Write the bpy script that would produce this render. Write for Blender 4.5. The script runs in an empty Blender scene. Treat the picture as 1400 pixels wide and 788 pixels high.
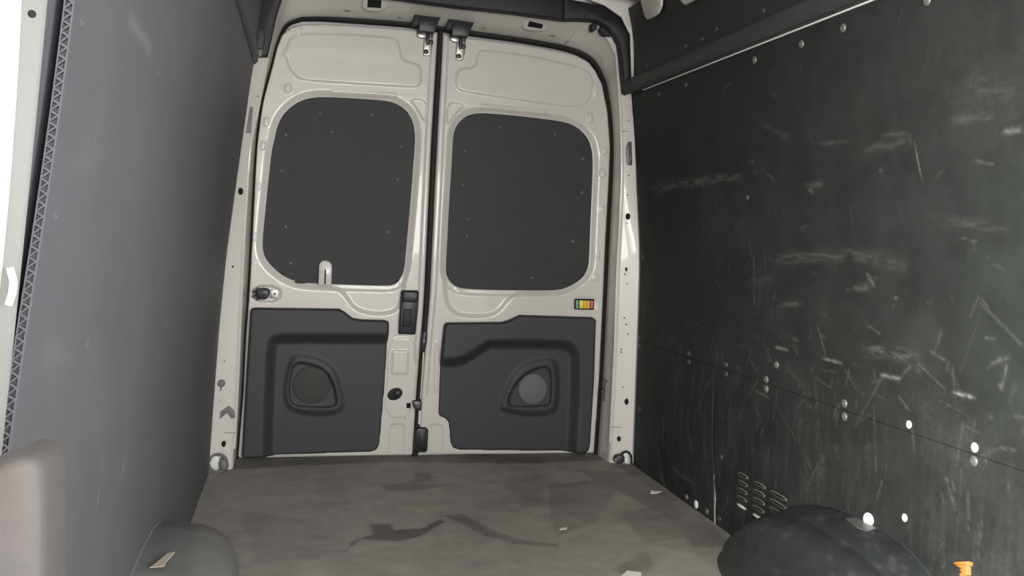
import bpy, bmesh, math, random
import numpy as np
from mathutils import Matrix, Vector

random.seed(7)
rng = np.random.default_rng(11)
S = bpy.context.scene
COL = S.collection

# ---------------------------------------------------------------- camera
# metres: x across the van, y towards the rear doors (door plane y = 0), z up from the load floor
CAM = [1259.97214, 0.22851, 0.0593, 0.04076, -0.56457, -3.97125, 0.9936]
RM = [[0.973743, -0.223985, 0.040673], [-0.026272, 0.066905, 0.997413], [-0.226127, -0.972293, 0.059264]]
cd = bpy.data.cameras.new('camera')
cam = bpy.data.objects.new('camera', cd)
COL.objects.link(cam)
m3 = Matrix(RM).transposed()
cam.matrix_world = Matrix.Translation(Vector(CAM[4:7])) @ m3.to_4x4()
cd.sensor_fit = 'HORIZONTAL'
cd.sensor_width = 36.0
cd.lens = 36.0 * CAM[0] / 1400.0
cd.clip_start = 0.01
S.camera = cam

# ---------------------------------------------------------------- world, lights, exposure
wd = bpy.data.worlds.new('daylight')
S.world = wd
wd.use_nodes = True
bg = wd.node_tree.nodes['Background']
bg.inputs[0].default_value = (0.86, 0.93, 1.0, 1)
bg.inputs[1].default_value = 1.0

def area(name, loc, target, sx, sy, power, color=(1, 1, 1), spread=180):
    ld = bpy.data.lights.new(name, 'AREA')
    ld.shape = 'RECTANGLE'; ld.size = sx; ld.size_y = sy
    ld.energy = power; ld.color = color; ld.spread = math.radians(spread)
    o = bpy.data.objects.new(name, ld)
    COL.objects.link(o)
    o.location = loc
    o.rotation_euler = (Vector(target) - Vector(loc)).to_track_quat('-Z', 'Y').to_euler()
    return o
# daylight entering the cab: windscreen and the two cab side windows
area('windscreen_daylight', (0, -5.05, 1.15), (0, -1.0, 0.95), 1.7, 0.8, 62, (1.0, 0.985, 0.95))
area('left_window_daylight', (-1.02, -3.95, 1.05), (0.88, -2.75, 0.75), 0.9, 0.6, 36, (1.0, 0.99, 0.94), 75)
area('right_window_daylight', (1.02, -3.95, 1.05), (-0.86, -2.2, 0.75), 0.9, 0.6, 12, (0.92, 0.95, 1.0), 85)

vs = S.view_settings
vs.view_transform = 'Standard'
vs.look = 'None'
vs.exposure = 0.56
vs.gamma = 1.0
vs.use_curve_mapping = False

# ---------------------------------------------------------------- materials
def mat(name, color, rough=0.5, metal=0.0, coat=0.0, noise=0.0, nscale=40.0, bump=0.0, bscale=300.0,
        tone=None, tone_color=(0.5, 0.5, 0.48), spec=0.5, rnoise=0.0):
    """principled surface; noise = colour mottling, tone = name of the wear attribute mixed towards tone_color"""
    m = bpy.data.materials.new(name)
    m.use_nodes = True
    nt = m.node_tree
    b = nt.nodes['Principled BSDF']
    b.inputs['Roughness'].default_value = rough
    b.inputs['Metallic'].default_value = metal
    b.inputs['Coat Weight'].default_value = coat
    b.inputs['Specular IOR Level'].default_value = spec
    tc = nt.nodes.new('ShaderNodeTexCoord')
    cur = None
    rgb = nt.nodes.new('ShaderNodeRGB')
    rgb.outputs[0].default_value = (*color, 1)
    cur = rgb.outputs[0]
    if noise:
        n = nt.nodes.new('ShaderNodeTexNoise')
        n.inputs['Scale'].default_value = nscale
        n.inputs['Detail'].default_value = 6
        n.inputs['Roughness'].default_value = 0.65
        nt.links.new(tc.outputs['Object'], n.inputs['Vector'])
        mr = nt.nodes.new('ShaderNodeMapRange')
        mr.inputs['From Min'].default_value = 0.3; mr.inputs['From Max'].default_value = 0.7
        mr.inputs['To Min'].default_value = 1 - noise; mr.inputs['To Max'].default_value = 1 + noise
        nt.links.new(n.outputs['Fac'], mr.inputs['Value'])
        mx = nt.nodes.new('ShaderNodeVectorMath'); mx.operation = 'SCALE'
        nt.links.new(cur, mx.inputs[0]); nt.links.new(mr.outputs[0], mx.inputs['Scale'])
        cur = mx.outputs[0]
        if rnoise:
            m2 = nt.nodes.new('ShaderNodeMapRange')
            m2.inputs['From Min'].default_value = 0.3; m2.inputs['From Max'].default_value = 0.7
            m2.inputs['To Min'].default_value = rough - rnoise; m2.inputs['To Max'].default_value = rough + rnoise
            nt.links.new(n.outputs['Fac'], m2.inputs['Value'])
            nt.links.new(m2.outputs[0], b.inputs['Roughness'])
    if tone:
        at = nt.nodes.new('ShaderNodeAttribute'); at.attribute_name = tone
        n2 = nt.nodes.new('ShaderNodeTexNoise')
        n2.inputs['Scale'].default_value = 120; n2.inputs['Detail'].default_value = 5
        nt.links.new(tc.outputs['Object'], n2.inputs['Vector'])
        mr = nt.nodes.new('ShaderNodeMapRange')
        mr.inputs['From Min'].default_value = 0.3; mr.inputs['From Max'].default_value = 0.65
        mr.inputs['To Min'].default_value = 0.55; mr.inputs['To Max'].default_value = 1.15
        nt.links.new(n2.outputs['Fac'], mr.inputs['Value'])
        mu = nt.nodes.new('ShaderNodeMath'); mu.operation = 'MULTIPLY'; mu.use_clamp = True
        nt.links.new(at.outputs['Fac'], mu.inputs[0]); nt.links.new(mr.outputs[0], mu.inputs[1])
        mx = nt.nodes.new('ShaderNodeMix'); mx.data_type = 'RGBA'
        nt.links.new(mu.outputs[0], mx.inputs['Factor'])
        nt.links.new(cur, mx.inputs[6])
        mx.inputs[7].default_value = (*tone_color, 1)
        cur = mx.outputs[2]
    nt.links.new(cur, b.inputs['Base Color'])
    if bump:
        n = nt.nodes.new('ShaderNodeTexNoise')
        n.inputs['Scale'].default_value = bscale; n.inputs['Detail'].default_value = 3
        nt.links.new(tc.outputs['Object'], n.inputs['Vector'])
        bp = nt.nodes.new('ShaderNodeBump')
        bp.inputs['Strength'].default_value = bump; bp.inputs['Distance'].default_value = 0.002
        nt.links.new(n.outputs['Fac'], bp.inputs['Height'])
        nt.links.new(bp.outputs[0], b.inputs['Normal'])
    return m

M = dict(
    paint=mat('white_paint', (0.66, 0.63, 0.58), 0.33, coat=0.3, noise=0.02, nscale=5),
    skin=mat('body_skin_paint', (0.60, 0.58, 0.60), 0.45, noise=0.04, nscale=6),
    board=mat('black_board', (0.023, 0.023, 0.0245), 0.62, noise=0.12, nscale=9, bump=0.05),
    plastic=mat('moulded_black_plastic', (0.036, 0.036, 0.039), 0.55, noise=0.06, nscale=60, bump=0.22, bscale=700),
    black=mat('black_plastic', (0.018, 0.018, 0.021), 0.42, noise=0.08, nscale=50),
    cover=mat('dark_cover_plastic', (0.014, 0.015, 0.018), 0.6, noise=0.06, nscale=30),
    rubber=mat('black_rubber', (0.010, 0.010, 0.010), 0.7),
    hole=mat('dark_opening', (0.006, 0.006, 0.006), 0.9),
    wallr=mat('scuffed_black_panel', (0.0195, 0.0222, 0.0205), 0.66, noise=0.22, spec=0.28, nscale=7, bump=0.08, bscale=220,
              tone='wear', tone_color=(0.30, 0.30, 0.285), rnoise=0.10),
    walll=mat('hazed_black_panel', (0.086, 0.086, 0.092), 0.6, noise=0.10, nscale=4, bump=0.05, bscale=200,  # base grey lifted to paint in the haze over the left side
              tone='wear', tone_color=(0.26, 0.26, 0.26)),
    floor=mat('worn_rubber_mat', (0.34, 0.316, 0.288), 0.75, noise=0.16, nscale=11, bump=0.2, bscale=420,
              tone='wear', tone_color=(0.085, 0.080, 0.073)),
    arch=mat('textured_arch_plastic', (0.024, 0.027, 0.028), 0.45, noise=0.25, nscale=16, bump=0.25, bscale=260,
             tone='wear', tone_color=(0.28, 0.28, 0.27)),
    steel=mat('zinc_steel', (0.42, 0.41, 0.38), 0.38, metal=0.9, noise=0.08, nscale=60),
    dsteel=mat('dark_steel', (0.10, 0.10, 0.10), 0.45, metal=0.8),
    grey=mat('grey_plastic', (0.16, 0.155, 0.15), 0.55),
    cap=mat('white_plastic_cap', (0.78, 0.78, 0.78), 0.4),
    screw=mat('black_screw', (0.045, 0.046, 0.046), 0.38, spec=0.6),
    gscrew=mat('worn_screw', (0.16, 0.16, 0.155), 0.4, metal=0.4),
    mesh=mat('speaker_mesh', (0.15, 0.15, 0.15), 0.5, bump=0.6, bscale=900),
    meshd=mat('dusty_speaker_mesh', (0.052, 0.048, 0.044), 0.65, bump=0.5, bscale=900),
    yellow=mat('yellow_plastic', (0.80, 0.47, 0.02), 0.4),
    pyellow=mat('pale_yellow_plastic', (0.82, 0.66, 0.10), 0.4),
    green=mat('green_label', (0.05, 0.22, 0.16), 0.5),
    red=mat('red_label', (0.36, 0.02, 0.03), 0.5),
    lgreen=mat('green_print', (0.30, 0.50, 0.42), 0.5),
    lred=mat('red_print', (0.70, 0.28, 0.32), 0.5),
    seat=mat('grey_seat_cloth', (0.065, 0.058, 0.055), 0.85, noise=0.07, nscale=60, bump=0.25, bscale=500),
    paper=mat('white_paper', (0.80, 0.79, 0.76), 0.7),
    tan=mat('tan_card', (0.40, 0.34, 0.28), 0.7),
    orange=mat('orange_plastic', (0.46, 0.19, 0.05), 0.55),
    flute=mat('fluted_edge', (0.10, 0.10, 0.11), 0.6),
    roof=mat('roof_paint', (0.62, 0.60, 0.56), 0.4, noise=0.05, nscale=8),
)

# ---------------------------------------------------------------- helpers
def link(name, me, material=None, parent=None):
    o = bpy.data.objects.new(name, me)
    COL.objects.link(o)
    if material is not None and not me.materials:
        me.materials.append(M[material])
    if parent is not None:
        o.parent = parent
        if parent.type == 'EMPTY':
            o.matrix_parent_inverse = Matrix.Translation(-parent.location)
    return o

def tag(o, label=None, cat=None, group=None, kind=None):
    if label: o['label'] = label
    if cat: o['category'] = cat
    if group: o['group'] = group
    if kind: o['kind'] = kind
    return o

def thing(name, label, cat, loc=(0, 0, 0), group=None, kind=None):
    o = bpy.data.objects.new(name, None)
    COL.objects.link(o)
    o.location = loc
    o.empty_display_size = 0.05
    return tag(o, label, cat, group, kind)

def mesh(name, verts, faces, material, parent=None, smooth=True, sharp=None):
    me = bpy.data.meshes.new(name)
    me.from_pydata([tuple(v) for v in verts], [], faces)
    me.validate()
    bm = bmesh.new(); bm.from_mesh(me)
    bmesh.ops.recalc_face_normals(bm, faces=bm.faces)
    bm.to_mesh(me); bm.free()
    if smooth:
        me.polygons.foreach_set('use_smooth', [True] * len(me.polygons))
        if sharp: me.set_sharp_from_angle(angle=math.radians(sharp))
    return link(name, me, material, parent)

def chaikin(pts, n=1, closed=True):
    p = np.array(pts, float)
    for _ in range(n):
        if closed:
            q = np.roll(p, -1, 0)
            p = np.stack([.75 * p + .25 * q, .25 * p + .75 * q], 1).reshape(-1, p.shape[1])
        else:
            q = p[1:]; a = p[:-1]
            mid = np.stack([.75 * a + .25 * q, .25 * a + .75 * q], 1).reshape(-1, p.shape[1])
            p = np.concatenate([p[:1], mid[1:-1], p[-1:]])
    return p

def seg_dist(P, A, B):
    """distance and closest points from P (N,2) to segments A->B (M,2)"""
    AB = B - A
    L = (AB ** 2).sum(1) + 1e-12
    best = np.full(len(P), 1e9); cp = np.zeros_like(P)
    for a, ab, l in zip(A, AB, L):
        t = np.clip(((P - a) @ ab) / l, 0, 1)
        q = a + t[:, None] * ab
        d = ((P - q) ** 2).sum(1)
        k = d < best
        best[k] = d[k]; cp[k] = q[k]
    return np.sqrt(best), cp

def sdf(poly, P, margin=None):
    """signed distance, positive inside; points farther than margin from the bounding box get -margin"""
    poly = np.asarray(poly, float)
    if margin is not None:
        k = np.all((P > poly.min(0) - margin) & (P < poly.max(0) + margin), 1)
        out = np.full(len(P), -margin)
        if k.any(): out[k] = np.maximum(sdf(poly, P[k])[0], -margin)
        return out
    A, B = poly, np.roll(poly, -1, 0)
    d, cp = seg_dist(P, A, B)
    ins = np.zeros(len(P), bool)
    for a, b in zip(A, B):
        c = (a[1] > P[:, 1]) != (b[1] > P[:, 1])
        if abs(b[1] - a[1]) > 1e-12:
            ins ^= c & (P[:, 0] < (b[0] - a[0]) * (P[:, 1] - a[1]) / (b[1] - a[1]) + a[0])
    return np.where(ins, d, -d), cp

def line_d(pts, P, margin):
    pts = np.asarray(pts, float)
    out = np.full(len(P), margin)
    k = np.all((P > pts.min(0) - margin) & (P < pts.max(0) + margin), 1)
    if k.any(): out[k] = np.minimum(seg_dist(P[k], pts[:-1], pts[1:])[0], margin)
    return out

def sm(x, a, b):
    t = np.clip((x - a) / (b - a), 0, 1)
    return t * t * (3 - 2 * t)

def relief(name, outline, material, tw, parent=None, hfun=None, cell=.006, depth=.02, edge_r=0.0, tone=None):
    """a pressed or moulded sheet: a fine grid clipped to the outline, raised by hfun, with a rim of the given depth"""
    outline = np.asarray(outline, float)
    lo, hi = outline.min(0) - cell, outline.max(0) + cell
    nu = int(math.ceil((hi[0] - lo[0]) / cell)) + 1
    nv = int(math.ceil((hi[1] - lo[1]) / cell)) + 1
    gu, gv = np.meshgrid(lo[0] + np.arange(nu) * cell, lo[1] + np.arange(nv) * cell, indexing='ij')
    P = np.stack([gu.ravel(), gv.ravel()], 1)
    d, cp = sdf(outline, P)
    near = np.abs(d) < .5 * cell
    P[near] = cp[near]; d[near] = 0
    ok = d > -.25 * cell
    idx = np.arange(nu * nv).reshape(nu, nv)
    q = np.stack([idx[:-1, :-1], idx[1:, :-1], idx[1:, 1:], idx[:-1, 1:]], -1).reshape(-1, 4)
    cnt = ok[q].sum(1)
    quads = q[cnt == 4]
    tri = q[cnt == 3]; tris = np.zeros((0, 3), int)
    if len(tri):
        bad = np.argmin(ok[tri], 1)
        tris = np.stack([tri[np.arange(len(tri)), (bad + k) % 4] for k in (1, 2, 3)], 1)
    h = np.zeros(len(P))
    if hfun is not None: h = hfun(P, d)
    if edge_r:
        x = np.clip(d / edge_r, 0, 1)
        h = h - edge_r * (1 - np.sqrt(np.clip(1 - (1 - x) ** 2, 0, 1)))
    used = np.unique(np.concatenate([quads.ravel(), tris.ravel()]))
    rem = np.full(len(P), -1); rem[used] = np.arange(len(used))
    quads = rem[quads]; tris = rem[tris]
    P, h = P[used], h[used]
    tv = tone(P) if tone is not None else None
    e = np.concatenate([quads[:, [0, 1]], quads[:, [1, 2]], quads[:, [2, 3]], quads[:, [3, 0]],
                        tris[:, [0, 1]], tris[:, [1, 2]], tris[:, [2, 0]]])
    key = np.sort(e, 1)
    ks = key[:, 0].astype(np.int64) * len(P) + key[:, 1]
    _, first, c = np.unique(ks, return_index=True, return_counts=True)
    be = e[first[c == 1]]
    bv = np.unique(be)
    V = tw(P[:, 0], P[:, 1], h)
    n0 = len(V)
    top = tw(P[bv, 0], P[bv, 1], h[bv]); bot = tw(P[bv, 0], P[bv, 1], np.full(len(bv), -depth))
    r2 = np.full(len(P), -1); r2[bv] = np.arange(len(bv))
    a, b = r2[be[:, 0]], r2[be[:, 1]]
    nb = len(bv)
    side = np.stack([n0 + b, n0 + a, n0 + nb + a, n0 + nb + b], 1)
    V = np.concatenate([V, top, bot])
    loops = np.concatenate([quads.ravel(), tris.ravel(), side.ravel()])
    tot = np.concatenate([np.full(len(quads), 4), np.full(len(tris), 3), np.full(len(side), 4)])
    st = np.concatenate([[0], np.cumsum(tot)[:-1]])
    me = bpy.data.meshes.new(name)
    me.vertices.add(len(V)); me.vertices.foreach_set('co', V.astype(np.float32).ravel())
    me.loops.add(len(loops)); me.loops.foreach_set('vertex_index', loops.astype(np.int32))
    me.polygons.add(len(tot)); me.polygons.foreach_set('loop_start', st.astype(np.int32))
    me.polygons.foreach_set('use_smooth', np.ones(len(tot), bool))
    me.update(calc_edges=True)
    if tv is not None:
        at = me.attributes.new('wear', 'FLOAT', 'POINT')
        at.data.foreach_set('value', np.concatenate([tv, tv[bv], tv[bv]]).astype(np.float32))
    return link(name, me, material, parent)

def offset_in(p, b):
    """polygon ring moved inwards by b"""
    p = np.asarray(p, float)
    x, y = p[:, 0], p[:, 1]
    s = 1 if (x * np.roll(y, -1) - np.roll(x, -1) * y).sum() > 0 else -1
    e1 = p - np.roll(p, 1, 0); e2 = np.roll(p, -1, 0) - p
    n1 = np.stack([-e1[:, 1], e1[:, 0]], 1) * s; n2 = np.stack([-e2[:, 1], e2[:, 0]], 1) * s
    n1 /= np.linalg.norm(n1, axis=1, keepdims=True) + 1e-12; n2 /= np.linalg.norm(n2, axis=1, keepdims=True) + 1e-12
    n = n1 + n2
    n /= np.maximum((n * n).sum(1, keepdims=True), .4) / 2
    return p + n * b

def prism(name, outline, h0, h1, material, tw, parent=None, bevel=.002, rnd=0):
    p = np.asarray(outline, float)
    if rnd: p = chaikin(p, rnd)
    n = len(p)
    b = min(bevel, abs(h1 - h0) * .45)
    s = 1 if h1 > h0 else -1
    i1 = offset_in(p, b * .35); i2 = offset_in(p, b)
    rings = [(p, h0), (p, h1 - s * b), (i1, h1 - s * b * .3), (i2, h1)]
    V = np.concatenate([tw(r[:, 0], r[:, 1], np.full(n, h)) for r, h in rings])
    F = []
    for k in range(3):
        for i in range(n):
            j = (i + 1) % n
            F.append((k * n + i, k * n + j, (k + 1) * n + j, (k + 1) * n + i))
    F.append(tuple(range(3 * n, 4 * n)))
    F.append(tuple(range(n))[::-1])
    return mesh(name, V, F, material, parent, True, 40)

def rect(u0, v0, u1, v1):
    return [(u0, v0), (u1, v0), (u1, v1), (u0, v1)]

def ellipse(cu, cv, ru, rv, n=20, rot=0):
    a = np.arange(n) / n * 2 * math.pi
    u, v = ru * np.cos(a), rv * np.sin(a)
    return np.stack([cu + u * math.cos(rot) - v * math.sin(rot), cv + u * math.sin(rot) + v * math.cos(rot)], 1)

def box(name, x0, y0, z0, x1, y1, z1, material, parent=None, bevel=0.003):
    bm = bmesh.new()
    bmesh.ops.create_cube(bm, size=1)
    for v in bm.verts:
        v.co = ((x0 + x1) / 2 + v.co.x * abs(x1 - x0), (y0 + y1) / 2 + v.co.y * abs(y1 - y0), (z0 + z1) / 2 + v.co.z * abs(z1 - z0))
    if bevel:
        bmesh.ops.bevel(bm, geom=list(bm.edges), offset=bevel, segments=2, affect='EDGES', profile=.6)
    me = bpy.data.meshes.new(name); bm.to_mesh(me); bm.free()
    me.polygons.foreach_set('use_smooth', [True] * len(me.polygons)); me.set_sharp_from_angle(angle=math.radians(40))
    return link(name, me, material, parent)

def loft(name, rings, material, parent=None, closed=False, caps=False, sharp=35):
    R = [np.asarray(r, float) for r in rings]
    n = len(R[0]); V = np.concatenate(R); F = []
    for k in range(len(R) - 1):
        for i in range(n if closed else n - 1):
            j = (i + 1) % n
            F.append((k * n + i, k * n + j, (k + 1) * n + j, (k + 1) * n + i))
    if caps:
        F.append(tuple(range(n))); F.append(tuple(range((len(R) - 1) * n, len(R) * n)))
    return mesh(name, V, F, material, parent, True, sharp)

def tube(name, pts, r, material, parent=None, n=8):
    pts = [Vector(p) for p in pts]
    rings = []
    up = Vector((0.13, 0.21, 0.97))
    for i, p in enumerate(pts):
        t = (pts[min(i + 1, len(pts) - 1)] - pts[max(i - 1, 0)]).normalized()
        a = t.cross(up)
        a = a.normalized() if a.length > .05 else t.cross(Vector((1, 0, 0))).normalized()
        b = t.cross(a)
        rings.append([p + (a * math.cos(q) + b * math.sin(q)) * r for q in [2 * math.pi * k / n for k in range(n)]])
    return loft(name, rings, material, parent, True, True)

def resample(p, n):
    p = np.asarray(p, float)
    s = np.concatenate([[0], np.cumsum(np.linalg.norm(np.diff(p, axis=0), axis=1))])
    t = np.linspace(0, s[-1], n)
    return np.stack([np.interp(t, s, p[:, k]) for k in range(p.shape[1])], 1)

def dome_data(name, r, h, material, n=14, socket=True):
    """screw head or cap on its base, axis +Z"""
    prof = [(1.0, 0), (1.0, .35), (.86, .72), (.55, .95)]
    prof += [(.34, 1.0), (.30, .55), (0, .55)] if socket else [(.25, 1.0), (0, 1.0)]
    V = []; F = []
    for k, (a, b) in enumerate(prof[:-1]):
        V += [(r * a * math.cos(2 * math.pi * i / n), r * a * math.sin(2 * math.pi * i / n), h * b) for i in range(n)]
    V.append((0, 0, h * prof[-1][1]))
    for k in range(len(prof) - 2):
        F += [(k * n + i, k * n + (i + 1) % n, (k + 1) * n + (i + 1) % n, (k + 1) * n + i) for i in range(n)]
    k = len(prof) - 2
    F += [(k * n + i, k * n + (i + 1) % n, len(V) - 1) for i in range(n)]
    me = bpy.data.meshes.new(name)
    me.from_pydata(V, [], F); me.materials.append(M[material])
    me.polygons.foreach_set('use_smooth', [True] * len(F)); me.set_sharp_from_angle(angle=math.radians(45))
    return me

def place(name, me, loc, normal, parent=None, scale=1.0):
    o = link(name, me, None, parent)
    o.location = loc
    o.rotation_euler = Vector(normal).to_track_quat('Z', 'Y').to_euler()
    o.scale = (scale,) * 3
    return o

SC_BLACK = dome_data('screw_head_black', .011, .005, 'screw')
SC_GREY = dome_data('screw_head_grey', .012, .005, 'gscrew')
CAP_WHITE = dome_data('cap_white', .018, .006, 'cap', socket=False)
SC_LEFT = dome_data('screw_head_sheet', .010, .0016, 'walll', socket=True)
HOLE = dome_data('hole_plug', .004, .0012, 'hole', n=10, socket=False)
PLUG = dome_data('plug_white', .012, .004, 'cap', socket=False)

# surfaces of the body: door plane, right side, left side, floor
ZR = [0, .25, .5, .7, .92, 1.23, 1.42, 1.6, 1.85, 2.05]; XR = [.886, .884, .881, .878, .873, .843, .827, .801, .775, .72]
ZL = [0, .25, .57, .86, 1.18, 1.56, 1.65, 1.85, 2.05]; XL = [.888, .877, .861, .84, .805, .762, .748, .725, .69]
_z = np.linspace(-.1, 2.1, 221)
def _smooth(zz, xx):
    y = np.interp(_z, zz, xx); k = np.hanning(25); k /= k.sum()
    return np.convolve(np.pad(y, 12, 'edge'), k, 'valid')
_XR, _XL = _smooth(ZR, XR), _smooth(ZL, XL)
def xr(z): return np.interp(z, _z, _XR)
def xl(z): return np.interp(z, _z, _XL)
def on_door(u, v, h): return np.stack([u, -h, v], -1)                 # u = x, v = z, h towards the cab
def on_right(u, v, h): return np.stack([xr(v) - h, u, v], -1)          # u = y
def on_left(u, v, h): return np.stack([-xl(v) + h, u, v], -1)
def on_floor(u, v, h): return np.stack([u, v, h + 0 * u], -1)
def at_y(Y): return lambda u, v, h: np.stack([u, Y - h, v], -1)

# ================================================================ STRUCTURE
rs = np.random.default_rng(5)
_lat = rs.random((257, 257))
def vnoise(u, v):
    iu, iv = np.floor(u).astype(int), np.floor(v).astype(int)
    fu, fv_ = u - iu, v - iv
    fu, fv_ = fu * fu * (3 - 2 * fu), fv_ * fv_ * (3 - 2 * fv_)
    g = lambda a, b: _lat[a % 257, b % 257]
    return (g(iu, iv) * (1 - fu) + g(iu + 1, iv) * fu) * (1 - fv_) + (g(iu, iv + 1) * (1 - fu) + g(iu + 1, iv + 1) * fu) * fv_
def fbm(u, v, n=4):
    return sum(vnoise(u * 2 ** k + 17 * k, v * 2 ** k + 31 * k) * .5 ** k for k in range(n)) / sum(.5 ** k for k in range(n))

# ---- floor
floor_stains = [
    ([(-0.315,-0.909),(-0.235,-0.910),(-0.234,-0.979),(-0.140,-0.966),(-0.062,-0.871),(-0.055,-0.912),(-0.164,-1.059),(-0.226,-1.088),(-0.345,-1.061),(-0.383,-1.132),(-0.387,-1.078),(-0.304,-1.016)], .85),
    ([(-0.057,-0.838),(0.025,-0.829),(0.085,-0.996),(0.161,-1.115),(0.274,-1.170),(0.264,-1.203),(0.127,-1.154),(0.049,-1.053),(-0.006,-0.933)], .55),
    ([(-0.231,-0.433),(-0.113,-0.422),(-0.040,-0.438),(0.014,-0.463),(-0.083,-0.526),(-0.224,-0.515)], .45),
    ([(-0.089,-0.293),(-0.016,-0.264),(-0.020,-0.397),(-0.102,-0.402)], .50),
    ([(0.434,-0.465),(0.764,-0.436),(0.470,-0.956),(0.294,-1.100),(0.332,-0.859)], .34),
    ([(0.817,-0.215),(0.914,-0.209),(0.873,-0.667),(0.816,-0.612)], .62),
    ([(0.744,-0.941),(0.778,-1.151),(0.783,-1.260),(0.707,-1.252)], .45),
    ([(0.368,-1.414),(0.532,-1.267),(0.518,-1.401),(0.416,-1.478)], .42),
    ([(-0.842,0.082),(0.790,0.012),(0.784,-0.123),(0.357,-0.146),(-0.204,-0.084),(-0.819,-0.161)], .70),
    ([(0.594,-0.237),(0.953,-0.382),(0.861,-1.130),(0.855,-1.240),(0.733,-1.262),(0.739,-0.871)], .42),
    ([(0.077,-0.628),(0.207,-0.677),(0.215,-0.822),(0.097,-0.811)], .22),
    ([(-0.734,-0.732),(-0.396,-0.924),(-0.387,-1.203),(-0.663,-1.234)], .18),
    ([(0.340,-0.219),(0.482,-0.229),(0.330,-0.744),(0.236,-0.543)], .2), ([(-0.482,-0.330),(-0.367,-0.306),(-0.359,-0.681),(-0.463,-0.758)], .15), ([(0.602,-0.858),(0.859,-0.792),(0.797,-1.123),(0.553,-1.207)], .3),
]
floor_chalk = [([(-0.051,-1.335),(0.058,-1.153),(0.146,-1.264)], .030), ([(-0.150,-1.262),(0.073,-1.379)], .05), ([(-0.196,-1.091),(-0.058,-0.959),(0.131,-1.325)], .04)]
def floor_tone(P):
    t = np.zeros(len(P))
    for poly, a in floor_stains:
        t = np.maximum(t, a * sm(sdf(poly, P, .06) + .02 * (fbm(P[:, 0] * 24, P[:, 1] * 24, 3) - .5), -.010, .010))
    blot = fbm(P[:, 0] * 3.4 + 3, P[:, 1] * 4.2 + 40, 4)
    t += .75 * np.clip(blot - .52, 0, 1) * sm(P[:, 0], -.5, .4) + .30 * np.clip(blot - .5, 0, 1)
    sw = fbm(P[:, 0] * 5 + P[:, 1] * 3 + 9, P[:, 1] * 14 - P[:, 0] * 4 + 60, 3)
    t += .5 * np.clip(sw - .58, 0, 1)
    t -= .35 * np.clip(.42 - sw, 0, 1)
    t += rng.normal(0, .02, len(P))
    t += .05 * np.sin(P[:, 0] * 9 + 2 * np.sin(P[:, 1] * 5)) * np.sin(P[:, 1] * 7 + 1.3)
    return np.clip(t, 0, 1)
fl = relief('floor', [(-.9, -3.25), (.9, -3.25), (.9, .03), (-.9, .03)], 'floor', on_floor, None, cell=.009, depth=.02, tone=floor_tone)
tag(fl, 'worn dark rubber load floor with scuffs and stains', 'floor', kind='structure')

# ---- side walls: painted body skin behind, black boards in front
def skin(name, xf, sgn, material, parent, y0, y1, off):
    zs = np.linspace(-.02, 2.05, 40)
    return loft(name, [[(sgn * (xf(z) + off), y, z) for z in zs] for y in (y0, y1)] +
                [[(sgn * (xf(z) + off + .02), y1, z) for z in zs], [(sgn * (xf(z) + off + .02), y0, z) for z in zs]], material, parent)

def spot(P, c, ru, rv, a):
    q = ((P[:, 0] - c[0]) / ru) ** 2 + ((P[:, 1] - c[1]) / rv) ** 2
    return a * np.exp(-q * 1.5)

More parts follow.
